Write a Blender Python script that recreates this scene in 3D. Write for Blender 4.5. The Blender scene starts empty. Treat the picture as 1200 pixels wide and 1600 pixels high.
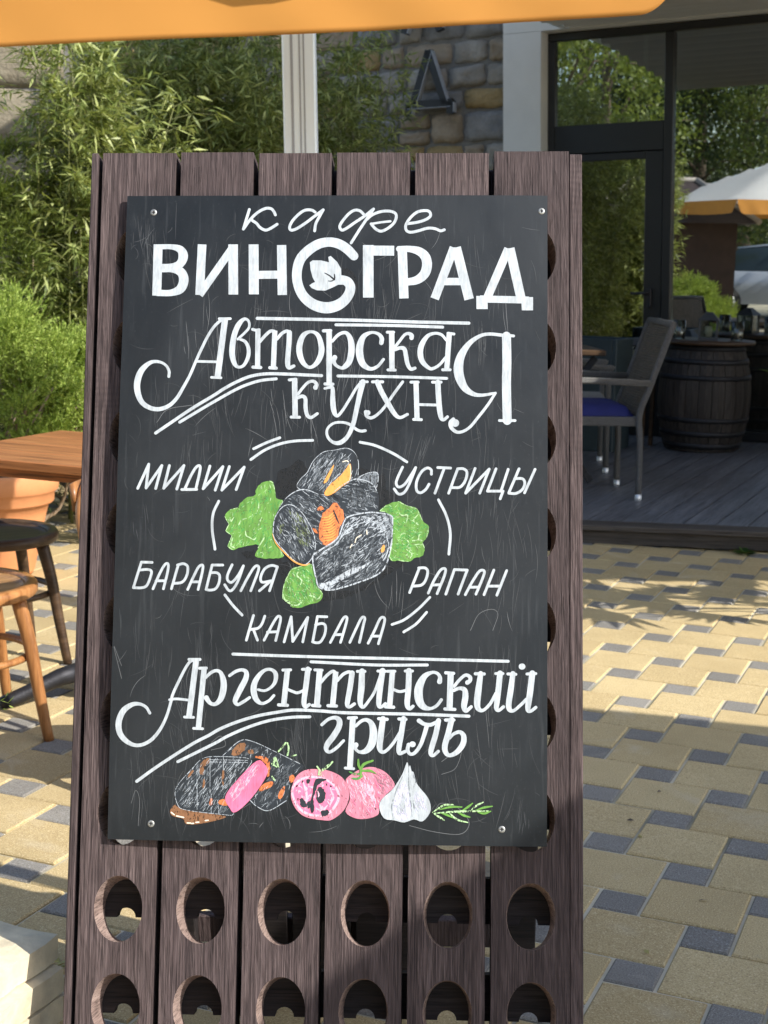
import bpy, math, random
import numpy as np
from mathutils import Vector, Matrix
R = math.radians
random.seed(7); rng = np.random.default_rng(11)
scene = bpy.context.scene
COL = scene.collection

# ------------------------------------------------------------------ camera
CAM_H, PITCH, ROLL, FPX = 1.304, R(9.83), R(1.33), 2310.0
cam = bpy.data.cameras.new('camera'); cam_o = bpy.data.objects.new('camera', cam); COL.objects.link(cam_o)
cam.sensor_fit = 'VERTICAL'; cam.sensor_height = 36.0; cam.lens = FPX / 1600 * 36
cam.clip_start = 0.05; cam.clip_end = 3000
cam_o.matrix_world = Matrix.Translation((0, 0, CAM_H)) @ Matrix.Rotation(R(90) - PITCH, 4, 'X') @ Matrix.Rotation(ROLL, 4, 'Z')
cam.dof.use_dof = True; cam.dof.focus_distance = 2.12; cam.dof.aperture_fstop = 15.0
scene.camera = cam_o
# ------------------------------------------------------------------ sky, sun, exposure
SUN_AZ, SUN_EL = R(122), R(38)          # azimuth clockwise from +Y
to_sun = Vector((math.sin(SUN_AZ) * math.cos(SUN_EL), math.cos(SUN_AZ) * math.cos(SUN_EL), math.sin(SUN_EL)))
world = bpy.data.worlds.new('World'); scene.world = world; world.use_nodes = True
wn = world.node_tree.nodes; bg = wn['Background']; sky = wn.new('ShaderNodeTexSky')
sky.sky_type = 'NISHITA'; sky.sun_disc = False; sky.sun_elevation = SUN_EL; sky.sun_rotation = SUN_AZ
sky.air_density = 1.0; sky.dust_density = 1.0; sky.ozone_density = 1.0
world.node_tree.links.new(sky.outputs[0], bg.inputs[0]); bg.inputs[1].default_value = 0.15
sl = bpy.data.lights.new('sun', 'SUN'); sl.energy = 4.3; sl.angle = R(0.53); sl.color = (1.0, 0.965, 0.90)
so = bpy.data.objects.new('sun', sl); COL.objects.link(so); so.location = (12, -8, 15)
so.rotation_euler = to_sun.to_track_quat('Z', 'Y').to_euler()
scene.view_settings.view_transform = 'Standard'; scene.view_settings.look = 'None'
scene.view_settings.gamma = 1.0; scene.view_settings.exposure = 0.77; scene.view_settings.use_curve_mapping = False
scene.render.engine = 'CYCLES'
scene.cycles.max_bounces = 8; scene.cycles.transparent_max_bounces = 12

# ------------------------------------------------------------------ helpers: objects
def link(o, parent=None):
    COL.objects.link(o)
    if parent is not None: o.parent = parent
    return o
def empty(name, loc=(0, 0, 0), rz=0.0, parent=None, mat=None):
    o = bpy.data.objects.new(name, None); o.empty_display_size = .05
    if mat is not None: o.matrix_world = mat
    else:
        o.location = loc; o.rotation_euler = (0, 0, rz)
    return link(o, parent)
def tag(o, label=None, cat=None, group=None, kind=None):
    if label: o['label'] = label
    if cat: o['category'] = cat
    if group: o['group'] = group
    if kind: o['kind'] = kind
    return o
def copy_tree(o, parent=None):
    c = o.copy(); link(c, parent)
    for ch in [x for x in bpy.data.objects if x.parent == o]: copy_tree(ch, c)
    return c
class MB:
    """collects shapes, builds ONE mesh object"""
    def __init__(s): s.v = []; s.f = []; s.sm = []
    def add(s, v, f, smooth=False):
        b = len(s.v); s.v += [tuple(p) for p in v]; s.f += [tuple(i + b for i in q) for q in f]; s.sm += [smooth] * len(f); return s
    def box(s, c, d, rot=None, ch=0.0):
        x, y, z = d[0] / 2, d[1] / 2, d[2] / 2
        if ch <= 0:
            v = [(-x,-y,-z),(x,-y,-z),(x,y,-z),(-x,y,-z),(-x,-y,z),(x,-y,z),(x,y,z),(-x,y,z)]
            f = [(0,3,2,1),(4,5,6,7),(0,1,5,4),(1,2,6,5),(2,3,7,6),(3,0,4,7)]
        else:
            v = []; ch = min(ch, x*.9, y*.9, z*.9)
            for sx in (-1, 1):
                for sy in (-1, 1):
                    for sz in (-1, 1):
                        v += [(sx*(x-ch), sy*(y-ch), sz*z), (sx*(x-ch), sy*y, sz*(z-ch)), (sx*x, sy*(y-ch), sz*(z-ch))]
            g = lambda a, b, c_, k: ((a*4 + b*2 + c_)*3 + k)
            f = [(g(0,0,1,0),g(1,0,1,0),g(1,1,1,0),g(0,1,1,0)), (g(0,0,0,0),g(0,1,0,0),g(1,1,0,0),g(1,0,0,0)),
                 (g(0,0,0,1),g(1,0,0,1),g(1,0,1,1),g(0,0,1,1)), (g(0,1,0,1),g(0,1,1,1),g(1,1,1,1),g(1,1,0,1)),
                 (g(0,0,0,2),g(0,0,1,2),g(0,1,1,2),g(0,1,0,2)), (g(1,0,0,2),g(1,1,0,2),g(1,1,1,2),g(1,0,1,2))]
            for a in (0, 1):
                for b in (0, 1):
                    f.append((g(0,a,b,0),g(1,a,b,0),g(1,a,b,1),g(0,a,b,1)))
                    f.append((g(a,0,b,0),g(a,1,b,0),g(a,1,b,2),g(a,0,b,2)))
                    f.append((g(a,b,0,1),g(a,b,1,1),g(a,b,1,2),g(a,b,0,2)))
                    for c_ in (0, 1): f.append((g(a,b,c_,0),g(a,b,c_,1),g(a,b,c_,2)))
        M = (Matrix.Translation(c) @ (rot.to_4x4() if rot else Matrix.Identity(4)))
        return s.add([M @ Vector(p) for p in v], f)
    def tube(s, pts, r, n=8, closed=False, caps=True, flat=1.0):
        pts = [Vector(p) for p in pts]; m = len(pts)
        rr = r if hasattr(r, '__len__') else [r] * m
        up = None; v = []; f = []
        for i, p in enumerate(pts):
            a = pts[(i-1) % m] if (closed or i > 0) else p; b = pts[(i+1) % m] if (closed or i < m-1) else p
            t = (b - a).normalized()
            if up is None:
                up = Vector((0, 0, 1)) if abs(t.z) < .9 else Vector((1, 0, 0))
            x = t.cross(up)
            if x.length < 1e-6: x = t.orthogonal()
            x.normalize(); y = x.cross(t).normalized(); up = y
            for k in range(n):
                an = 2*math.pi*k/n; v.append(p + (x*math.cos(an) + y*math.sin(an)*flat) * rr[i])
        for i in range(m if closed else m-1):
            j = (i+1) % m
            for k in range(n): f.append((i*n+k, i*n+(k+1) % n, j*n+(k+1) % n, j*n+k))
        if caps and not closed: f += [tuple(range(n-1, -1, -1)), tuple((m-1)*n+k for k in range(n))]
        return s.add(v, f, True)
    def lathe(s, prof, n=32, c=(0,0,0), a0=0.0, a1=2*math.pi):
        full = abs(a1-a0-2*math.pi) < 1e-6; cols = n if full else n+1; v = []; f = []; m = len(prof)
        for k in range(cols):
            an = a0 + (a1-a0)*k/n
            for (r, z) in prof: v.append((c[0]+r*math.cos(an), c[1]+r*math.sin(an), c[2]+z))
        for k in range(n):
            k2 = (k+1) % cols
            for i in range(m-1): f.append((k*m+i, k2*m+i, k2*m+i+1, k*m+i+1))
        return s.add(v, f, True)
    def disc(s, c, r, n=24, up=True):
        v = [(c[0]+r*math.cos(2*math.pi*k/n), c[1]+r*math.sin(2*math.pi*k/n), c[2]) for k in range(n)]
        return s.add(v, [tuple(range(n)) if up else tuple(range(n-1,-1,-1))])
    def prism(s, poly, z0, z1):
        n = len(poly); v = [(x,y,z0) for x,y in poly] + [(x,y,z1) for x,y in poly]
        return s.add(v, [tuple(range(n-1,-1,-1)), tuple(range(n,2*n))] + [(k,(k+1)%n,n+(k+1)%n,n+k) for k in range(n)])
    def xf(s, M): s.v = [tuple(M @ Vector(p)) for p in s.v]; return s
    def mesh(s, name, mat, smooth=None):
        me = bpy.data.meshes.new(name); me.from_pydata(s.v, [], s.f); me.update()
        me.polygons.foreach_set('use_smooth', s.sm if smooth is None else [smooth]*len(s.f))
        if mat: me.materials.append(mat)
        return me
    def build(s, name, mat, parent=None, smooth=None, loc=None, rz=0):
        o = bpy.data.objects.new(name, s.mesh(name, mat, smooth))
        if loc is not None: o.location = loc; o.rotation_euler = (0,0,rz)
        return link(o, parent)
def quads_obj(name, V, mat, parent=None, nv=4):
    """V: (N, nv, 3) array of quads -> one mesh"""
    N = len(V); me = bpy.data.meshes.new(name)
    me.vertices.add(N*nv); me.vertices.foreach_set('co', V.reshape(-1).astype(np.float32))
    me.loops.add(N*nv); me.loops.foreach_set('vertex_index', np.arange(N*nv, dtype=np.int32))
    me.polygons.add(N); me.polygons.foreach_set('loop_start', np.arange(0, N*nv, nv, dtype=np.int32))
    me.update(calc_edges=True); me.validate()
    if mat: me.materials.append(mat)
    o = bpy.data.objects.new(name, me); return link(o, parent)
def spline(pts, n=8, closed=False):
    P = [np.array(p, float) for p in pts]; out = []; m = len(P)
    if m < 3: return P
    rg = range(m if closed else m-1)
    for i in rg:
        p0 = P[(i-1) % m] if (closed or i > 0) else 2*P[0]-P[1]
        p1 = P[i]; p2 = P[(i+1) % m]; p3 = P[(i+2) % m] if (closed or i < m-2) else 2*P[-1]-P[-2]
        for k in range(n):
            t = k/n; out.append(.5*((2*p1) + (-p0+p2)*t + (2*p0-5*p1+4*p2-p3)*t*t + (-p0+3*p1-3*p2+p3)*t**3))
    if not closed: out.append(P[-1])
    return out

# ------------------------------------------------------------------ helpers: materials
class NT:
    def __init__(s, name):
        s.m = bpy.data.materials.new(name); s.m.use_nodes = True; s.t = s.m.node_tree; s.n = s.t.nodes; s.l = s.t.links
        s.b = s.n['Principled BSDF']; s.out = s.n['Material Output']
    def new(s, t, **k):
        q = s.n.new(t)
        for a, b in k.items(): setattr(q, a, b)
        return q
    def inp(s, node, i, val):
        if isinstance(val, bpy.types.NodeSocket): s.l.new(val, node.inputs[i])
        else: node.inputs[i].default_value = val
    def coord(s, which='Object', scale=(1,1,1), rand=0.0):
        tc = s.new('ShaderNodeTexCoord'); mp = s.new('ShaderNodeMapping'); s.l.new(tc.outputs[which], mp.inputs[0]); mp.inputs[3].default_value = scale
        if rand:
            oi = s.new('ShaderNodeObjectInfo'); m = s.new('ShaderNodeMath', operation='MULTIPLY'); s.l.new(oi.outputs['Random'], m.inputs[0]); m.inputs[1].default_value = rand
            cb = s.new('ShaderNodeCombineXYZ')
            for k in range(3): s.l.new(m.outputs[0], cb.inputs[k])
            s.l.new(cb.outputs[0], mp.inputs[1])
        return mp.outputs[0]
    def noise(s, vec, scale, detail=4, rough=.55, dist=0.0):
        q = s.new('ShaderNodeTexNoise'); s.l.new(vec, q.inputs['Vector']); q.inputs['Scale'].default_value = scale
        q.inputs['Detail'].default_value = detail; q.inputs['Roughness'].default_value = rough; q.inputs['Distortion'].default_value = dist
        return q.outputs['Fac']
    def ramp(s, fac, stops):
        q = s.new('ShaderNodeValToRGB'); s.l.new(fac, q.inputs[0]); e = q.color_ramp.elements
        while len(e) < len(stops): e.new(.5)
        for i, (p, c) in enumerate(stops): e[i].position = p; e[i].color = (*c, 1) if len(c) == 3 else c
        return q.outputs[0]
    def mix(s, fac, a, b, mode='MIX'):
        q = s.new('ShaderNodeMix', data_type='RGBA', blend_type=mode); s.inp(q, 0, fac)
        s.inp(q, 6, a if isinstance(a, bpy.types.NodeSocket) else (*a, 1)); s.inp(q, 7, b if isinstance(b, bpy.types.NodeSocket) else (*b, 1)); return q.outputs[2]
    def math(s, op, a, b=0.0):
        q = s.new('ShaderNodeMath', operation=op); s.inp(q, 0, a); s.inp(q, 1, b); return q.outputs[0]
    def rand(s): return s.new('ShaderNodeObjectInfo').outputs['Random']
    def bump(s, h, strength=.3, dist=.01):
        q = s.new('ShaderNodeBump'); s.l.new(h, q.inputs['Height']); q.inputs['Strength'].default_value = strength; q.inputs['Distance'].default_value = dist
        s.l.new(q.outputs[0], s.b.inputs['Normal'])
    def base(s, c): s.inp(s.b, 0, c if isinstance(c, bpy.types.NodeSocket) else (*c, 1)); return s
    def set(s, **k):
        for a, v in k.items(): s.inp(s.b, {'rough':'Roughness','metal':'Metallic','spec':'Specular IOR Level','trans':'Transmission Weight','coat':'Coat Weight'}[a], v)
        return s
M = {}
def simple(name, c, rough=.6, var=.15, scale=20, metal=0.0, bump=0.0, spec=.5, bscale=None, bdist=.004):
    t = NT(name); v = t.coord('Object', rand=7.0); nz = t.noise(v, scale, 5)
    lo = tuple(x*(1-var) for x in c); hi = tuple(min(1, x*(1+var)) for x in c)
    t.base(t.ramp(nz, [(.25, lo), (.75, hi)])); t.set(rough=rough, metal=metal, spec=spec)
    if bump: t.bump(t.noise(v, bscale or scale*3, 6), bump, bdist)
    M[name] = t.m; return t.m
def wood(name, dark, mid, light, axis=2, gscale=55, stretch=.05, rough=.75, bump=.5, bdist=.0025, rand=9.0, marks=False, pores=True):
    t = NT(name); sc = [1, 1, 1]; sc[axis] = stretch
    v = t.coord('Object', tuple(sc), rand)
    broad = t.noise(v, gscale*.35, 3, .5, .6); g = t.noise(v, gscale, 6, .6, .25)
    sf = [1, 1, 1]; sf[axis] = stretch*.5; v2 = t.coord('Object', tuple(sf), rand); fine = t.noise(v2, gscale*5, 3, .6)
    gw_ = .38 if marks else .6; h = t.math('ADD', t.math('MULTIPLY', g, gw_), t.math('MULTIPLY', fine, 1-gw_))
    c = t.ramp(h, [(.38, dark), (.50, mid), (.62, light)])
    if marks: c = t.mix(1.0, c, t.ramp(t.rand(), [(0, (.74,.72,.72)), (.5, (.95,.93,.93)), (1, (1.15,1.13,1.10))]), 'MULTIPLY')
    c = t.mix(t.math('MULTIPLY', broad, .35), c, dark)
    ht = h
    if pores:
        pv = t.noise(v2, gscale*9, 2, .5); pm = t.ramp(pv, [(.36, (0,0,0)), (.46, (1,1,1))])
        c = t.mix(.55, c, pm, 'MULTIPLY'); ht = t.math('ADD', h, t.math('MULTIPLY', pm, .25))
    if marks:
        v3 = t.coord('Object', (.5, .5, 1), rand); w = t.new('ShaderNodeTexWave', wave_type='BANDS', bands_direction='Z'); t.l.new(v3, w.inputs[0]); w.inputs[1].default_value = 34; w.inputs[2].default_value = 5.0; w.inputs[3].default_value = 3
        patch = t.ramp(t.noise(t.coord('Object', (1, 1, 1), rand), 5, 2), [(.58, (0,0,0)), (.68, (1,1,1))])
        mk = t.math('MULTIPLY', w.outputs[1], patch); c = t.mix(t.math('MULTIPLY', mk, .35), c, dark)
        cv = t.coord('Object', (1, 1, .16), rand*1.7); cw = t.new('ShaderNodeTexWave', wave_type='RINGS', rings_direction='Y'); t.l.new(cv, cw.inputs[0]); cw.inputs[1].default_value = 26; cw.inputs[2].default_value = 9; cw.inputs[3].default_value = 3; cw.inputs[4].default_value = 1.2
        cr = t.ramp(cw.outputs[1], [(.0, (0,0,0)), (.30, (1,1,1))]); c = t.mix(.22, c, cr, 'MULTIPLY'); ht = t.math('ADD', ht, t.math('MULTIPLY', cr, .1))
        big = t.noise(t.coord('Object', (1, 1, .5), rand), 3.2, 4); c = t.mix(t.ramp(big, [(.35, (0,0,0)), (.7, (.55,.55,.55))]), c, tuple(x*.62 for x in mid))
    t.base(c); t.set(rough=rough, spec=.3); t.bump(ht, bump, bdist); M[name] = t.m; return t.m
def leafmat(name, a, b, c, trans=.35, rough=.45):
    t = NT(name); g = t.new('ShaderNodeNewGeometry'); rp = t.ramp(g.outputs['Random Per Island'], [(0, a), (.5, b), (1, c)])
    t.base(rp); t.set(rough=rough, spec=.35)
    tr = t.new('ShaderNodeBsdfTranslucent'); t.l.new(t.mix(.5, rp, (c[0]*1.3, c[1]*1.3, c[2]*.6)), tr.inputs[0])
    mx = t.new('ShaderNodeMixShader'); mx.inputs[0].default_value = trans; t.l.new(t.b.outputs[0], mx.inputs[1]); t.l.new(tr.outputs[0], mx.inputs[2]); t.l.new(mx.outputs[0], t.out.inputs[0])
    M[name] = t.m; return t.m
def fabric(name, c, trans=.35, rough=.85):
    t = NT(name); v = t.coord('Object'); nz = t.noise(v, 900, 2); big = t.noise(v, 4, 3)
    col = t.mix(t.math('MULTIPLY', big, .25), c, tuple(x*.75 for x in c)); t.base(col); t.set(rough=rough, spec=.2); t.bump(nz, .15, .001)
    tr = t.new('ShaderNodeBsdfTranslucent'); t.l.new(col, tr.inputs[0]); mx = t.new('ShaderNodeMixShader'); mx.inputs[0].default_value = trans
    t.l.new(t.b.outputs[0], mx.inputs[1]); t.l.new(tr.outputs[0], mx.inputs[2]); t.l.new(mx.outputs[0], t.out.inputs[0]); M[name] = t.m; return t.m

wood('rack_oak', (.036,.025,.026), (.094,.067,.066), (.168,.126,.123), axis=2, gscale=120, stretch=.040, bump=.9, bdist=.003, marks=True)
wood('raw_oak', (.16,.11,.095), (.30,.215,.185), (.40,.30,.26), axis=1, gscale=80, bump=.3)
wood('rack_back', (.010,.008,.008), (.022,.016,.015), (.040,.031,.028), axis=0, gscale=60)  # dark stain, taken nearly black to stand for shade inside the holes
wood('beech', (.22,.09,.03), (.36,.16,.055), (.46,.22,.08), axis=2, gscale=25, rough=.35, bump=.1, pores=False)
wood('dark_beech', (.035,.02,.012), (.07,.04,.022), (.11,.065,.035), axis=0, gscale=25, rough=.4, bump=.1, pores=False)
wood('seat_wood', (.20,.10,.04), (.40,.22,.09), (.52,.30,.13), axis=0, gscale=25, rough=.4, bump=.1, pores=False)
wood('table_wood', (.24,.09,.03), (.38,.15,.05), (.48,.21,.075), axis=0, gscale=22, rough=.4, bump=.15)
wood('deck_wood', (.085,.085,.095), (.15,.15,.165), (.22,.22,.24), axis=1, gscale=30, rough=.42, bump=.3)
wood('deck_edge', (.05,.042,.036), (.085,.07,.06), (.12,.105,.09), axis=0, gscale=30, rough=.6)
wood('barrel_wood', (.018,.015,.013), (.042,.034,.030), (.075,.062,.055), axis=2, gscale=30, rough=.6)
simple('iron', (.03,.03,.035), .55, .3, 40, metal=.6, bump=.2)
simple('black_frame', (.012,.013,.015), .42, .1, 10)
simple('plaster', (.62,.62,.60), .85, .05, 6, bump=.15, bscale=300, bdist=.002)
simple('white_alu', (.82,.91,1.0), .3, .03, 5)
simple('alu_groove', (.35,.37,.41), .4, .05, 5)
simple('mortar', (.17,.16,.145), .95, .2, 40, bump=.5, bdist=.006)
simple('terracotta', (.60,.25,.10), .75, .12, 9, bump=.15, bscale=120)
simple('soil', (.05,.035,.025), .95, .4, 60, bump=.8, bdist=.02)
simple('zinc', (.36,.36,.34), .5, .35, 300, metal=.7)
simple('cushion_blue', (.007,.011,.10), .85, .15, 12, bump=.2, bscale=400)
simple('planter_dark', (.02,.035,.042), .6, .2, 12)
simple('limestone', (.60,.515,.36), .85, .22, 26, bump=.4, bscale=70, bdist=.006)
simple('bark', (.11,.085,.06), .9, .35, 25, bump=.7, bdist=.02)
simple('culm', (.16,.17,.05), .5, .25, 12)
simple('juniper_bark', (.24,.18,.12), .9, .3, 40)
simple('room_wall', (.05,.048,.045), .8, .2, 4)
simple('roof_brown', (.05,.035,.032), .7, .25, 8, bump=.3)
simple('roof_trim', (.35,.31,.27), .6, .1, 8)
simple('hut_wall', (.045,.025,.018), .8, .2, 8)
simple('car_paint', (.50,.54,.60), .25, .03, 4, metal=.3)
simple('car_glass', (.03,.045,.05), .08, .1, 4)
simple('rubber', (.015,.015,.016), .8, .2, 20)
simple('lantern_metal', (.05,.055,.065), .5, .2, 20)
simple('dead_leaf', (.30,.26,.08), .7, .4, 60)
leafmat('bamboo_leaf', (.040,.060,.016), (.16,.205,.05), (.50,.54,.22), .32)
leafmat('juniper_leaf', (.085,.14,.02), (.23,.32,.05), (.46,.55,.14), .30, .6)
leafmat('tree_leaf', (.05,.075,.014), (.11,.15,.026), (.20,.24,.05), .35)
leafmat('pine_leaf', (.018,.035,.014), (.04,.065,.022), (.08,.11,.035), .2)
leafmat('palm_leaf', (.03,.07,.015), (.05,.10,.02), (.08,.14,.03), .25)
fabric('orange_cloth', (.57,.26,.058), .12)
fabric('white_cloth', (.72,.70,.66), .25)
fabric('awning_cloth', (.62,.61,.59), .25)
def glass_mat(name, refl, tint):
    t = NT(name); gl = t.new('ShaderNodeBsdfGlossy'); gl.inputs['Roughness'].default_value = .0; gl.inputs[0].default_value = (.95,.97,.95,1)
    tp = t.new('ShaderNodeBsdfTransparent'); tp.inputs[0].default_value = (*tint, 1); lw = t.new('ShaderNodeFresnel'); lw.inputs[0].default_value = 1.5
    f = t.math('ADD', lw.outputs[0], refl); f2 = t.math('MINIMUM', f, 1.0); mx = t.new('ShaderNodeMixShader'); t.l.new(f2, mx.inputs[0])
    t.l.new(tp.outputs[0], mx.inputs[1]); t.l.new(gl.outputs[0], mx.inputs[2]); t.l.new(mx.outputs[0], t.out.inputs[0]); M[name] = t.m
glass_mat('window_glass', .50, (.45,.5,.5)); glass_mat('lantern_glass', .05, (.85,.9,.9))
# ------------------------------------------------------------------ pixel of the photograph -> point of the place (used for layout only)
def ray(px, py):
    a, b = px-600, py-800; u = math.cos(ROLL)*a + math.sin(ROLL)*b; v = -math.sin(ROLL)*a + math.cos(ROLL)*b
    y = math.cos(PITCH)*v/FPX + math.sin(PITCH); z = -math.sin(PITCH)*v/FPX + math.cos(PITCH)
    return Vector((u/FPX, z, -y))
CAMP = Vector((0, 0, CAM_H))
def at_y(px, py, Y): d = ray(px, py); return CAMP + d*(Y/d.y)
def at_z(px, py, z=0.0): d = ray(px, py); return CAMP + d*((z-CAM_H)/d.z)
def at_plane(px, py, O, n): d = ray(px, py); return CAMP + d*((O-CAMP).dot(n)/d.dot(n))

# ------------------------------------------------------------------ ground and pavers
t = NT('joint_sand'); v = t.coord('Object'); n1 = t.noise(v, 1.3, 4); n2 = t.noise(v, 60, 5)
c = t.ramp(n1, [(.44, (.60,.54,.40)), (.60, (.17,.165,.11))]); c = t.mix(t.math('MULTIPLY', n2, .45), c, (.46,.41,.30)); t.base(c); t.set(rough=.95); t.bump(n2, .5, .006)
M['joint_sand'] = t.m
def paver_mat(name, lo, hi, speck_d, speck_l):
    t = NT(name); v = t.coord('Object', rand=31.0); w = t.coord('Generated')
    c = t.mix(t.rand(), lo, hi); big = t.noise(v, 9, 4); c = t.mix(t.math('MULTIPLY', big, .55), c, tuple(x*.72 for x in lo))
    g = t.noise(v, 330, 3, .6); c = t.mix(t.ramp(g, [(.34, (.75,.75,.75)), (.46, (0,0,0))]), c, speck_d); c = t.mix(t.ramp(g, [(.56, (0,0,0)), (.68, (.7,.7,.7))]), c, speck_l)
    st = t.noise(v, 22, 5, .7); c = t.mix(t.ramp(st, [(.66, (0,0,0)), (.74, (.5,.5,.5))]), c, tuple(x*.55 for x in lo))
    gw = t.new('ShaderNodeNewGeometry'); mpw = t.new('ShaderNodeMapping'); t.l.new(gw.outputs['Position'], mpw.inputs[0]); dz1 = t.noise(mpw.outputs[0], 1.1, 5, .65); c = t.mix(t.ramp(dz1, [(.45,(0,0,0)),(.72,(.55,.55,.55))]), c, tuple(x*.62 for x in lo)); dz2 = t.noise(mpw.outputs[0], 3.7, 4, .6, 1.0); c = t.mix(t.ramp(dz2, [(.58,(0,0,0)),(.78,(.4,.4,.4))]), c, (.60,.54,.42))
    t.base(c); t.set(rough=.9, spec=.25); t.bump(t.math('ADD', g, t.math('MULTIPLY', big, 1.5)), .5, .003); M[name] = t.m
paver_mat('paver_yellow', (.49,.365,.18), (.60,.465,.245), (.23,.165,.085), (.80,.69,.45))
paver_mat('paver_grey', (.205,.19,.165), (.30,.275,.235), (.09,.086,.08), (.42,.42,.42))
g = MB().add([(-600,-600,0),(600,-600,0),(600,600,0),(-600,600,0)], [(0,1,2,3)]).build('ground', M['joint_sand']); g.location.z = -.005; tag(g, kind='structure')
pavement = empty('pavement', (0,0,0)); tag(pavement, kind='structure')
B = .1; UA = R(-22.4); ud = Vector((math.cos(UA), math.sin(UA))); vd = Vector((-ud.y, ud.x)); A0 = Vector((.741, 3.975))
def tile_mb(w):
    h = w/2 - .0035; c = .0035; d = .03
    V = [(-h+c,-h+c,0),(h-c,-h+c,0),(h-c,h-c,0),(-h+c,h-c,0),(-h,-h,-c),(h,-h,-c),(h,h,-c),(-h,h,-c),(-h,-h,-d),(h,-h,-d),(h,h,-d),(-h,h,-d)]
    F = [(0,1,2,3)] + [(4+k,4+(k+1)%4,(k+1)%4,k) for k in range(4)] + [(8+k,8+(k+1)%4,4+(k+1)%4,4+k) for k in range(4)]
    return V, F
tv_l, tf_l = tile_mb(2*B); tv_s, tf_s = tile_mb(B)
me_l = MB().add(tv_l, tf_l).mesh('paver_large', M['paver_yellow'], False); me_s = MB().add(tv_s, tf_s).mesh('paver_small', M['paver_grey'], False)
def to_px(p):
    X, Z, Y = p[0], p[1], CAM_H - p[2]; y = math.cos(PITCH)*Y - math.sin(PITCH)*Z; z = math.sin(PITCH)*Y + math.cos(PITCH)*Z
    if z < .1: return (-9999, -9999)
    u, v = FPX*X/z, FPX*y/z; return (600+math.cos(ROLL)*u-math.sin(ROLL)*v, 800+math.sin(ROLL)*u+math.cos(ROLL)*v)
near = {'l': [], 's': []}; rest = {'l': [], 's': []}
for i in range(-70, 71):
    for j in range(-70, 71):
        g0 = A0 + (ud + 2*vd)*(B*i) + (-2*ud + vd)*(B*j)
        for k, off in (('s', Vector((0,0))), ('l', (-.5*ud + 1.5*vd)*B)):
            p = g0 + off
            if not (-7 < p.x < 7 and -6 < p.y < 11.5): continue
            if p.x > .6 and p.y > 6.95 - .21*(p.x-.9): continue
            q = to_px((p.x, p.y, 0)); vis = -70 < q[0] < 1270 and 780 < q[1] < 1700 and not (150 < q[0] < 890 and q[1] < 1330)
            (near if vis else rest)[k].append((p, q[1]))
for k, me, nm in (('l', me_l, 'paver'), ('s', me_s, 'paver')):
    L = sorted(near[k], key=lambda e: -e[1]); rest[k] += L[290:]
    for p, _ in L[:290]:
        o = bpy.data.objects.new(nm, me); o.location = (p.x, p.y, random.uniform(-.0018, .0018)); o.rotation_euler = (random.uniform(-.004,.004), random.uniform(-.004,.004), UA + random.uniform(-.006,.006) + random.choice((0, math.pi/2, math.pi)))
        link(o, pavement)
    tv, tf = (tv_l, tf_l) if k == 'l' else (tv_s, tf_s)
    T = np.array(tv); ca, sa = math.cos(UA), math.sin(UA); T2 = np.c_[T[:,0]*ca - T[:,1]*sa, T[:,0]*sa + T[:,1]*ca, T[:,2]]
    P = np.array([(p.x, p.y, random.uniform(-.002,.002)) for p, _ in rest[k]])
    V = (P[:,None,:] + T2[None]).reshape(-1, 3); n = len(P); F = (np.array(tf)[None] + (np.arange(n)*len(T))[:,None,None]).reshape(-1, 4)
    me2 = bpy.data.meshes.new('paver_field'); me2.from_pydata(V.tolist(), [], F.tolist()); me2.materials.append(me.materials[0])
    o = link(bpy.data.objects.new('paver_field', me2), pavement); o['kind'] = 'stuff'

# ------------------------------------------------------------------ the building frame (the ground slopes a little against it)
GLASS_TILT = 0.006
ez = -ray(834, 14700).normalized()
es = Vector((.889, -.457, 0)); es = (es - ez*es.dot(ez)).normalized()
en = ez.cross(es).normalized()
if en.y > 0: en = -en                       # en points out of the facade, towards the terrace
en = (en + ez*GLASS_TILT).normalized(); ez = (ez - en*ez.dot(en)).normalized()
F0 = Vector((2.1, 10.15, .11))
BM = Matrix(((es.x, -en.x, ez.x, F0.x), (es.y, -en.y, ez.y, F0.y), (es.z, -en.z, ez.z, F0.z), (0,0,0,1)))   # local x along, y into the building, z up
BMi = BM.inverted()
def fac(px, py, depth=0.0): return BMi @ at_plane(px, py, F0 - en*depth, en)     # local facade coordinates
def bbox_part(name, x0, x1, y0, y1, z0, z1, mat, parent, ch=.0):
    return MB().box(((x0+x1)/2, (y0+y1)/2, (z0+z1)/2), (x1-x0, y1-y0, z1-z0), ch=ch).build(name, mat, parent)
fx = lambda px, py: fac(px, py).x
fz = lambda px, py: fac(px, py).z
xL, xW = fx(800, 140), fx(858, 140)                     # plaster pier
zTop = fz(1050, 36)                                       # top of window frame
house = empty('restaurant_facade', mat=BM); tag(house, 'restaurant front with grey plaster pier and black framed glazing behind the deck', 'building')
ZT = 4.2; XR = 7.0
bbox_part('plaster_pier', xL, xW, -.16, .5, -.15, zTop, M['plaster'], house)
bbox_part('plaster_lintel', xL, XR, -.16, .5, zTop+.002, ZT, M['plaster'], house)
bbox_part('far_pier', XR-.8, XR, -.158, .5, -.15, zTop-.002, M['plaster'], house)
xM0, xM1 = fx(1041, 120), fx(1055, 120)                  # mullion
zt0, zt1 = fz(960, 193), fz(960, 238)                    # transom
fr = []
def frame_bar(x0, x1, z0, z1, d=.06, name='window_frame', y=.0): return bbox_part(name, x0, x1, y-d/2, y+d/2, z0, z1, M['black_frame'], house, .004)
frame_bar(xW+.001, XR-.8, zTop-.055, zTop-.003); frame_bar(xW+.001, xW+.055, 0, zTop-.057)
frame_bar(xM0, xM1, 0, zTop-.057, .08); frame_bar(xW+.056, xM0-.001, zt1, zt0, .07)
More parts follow.
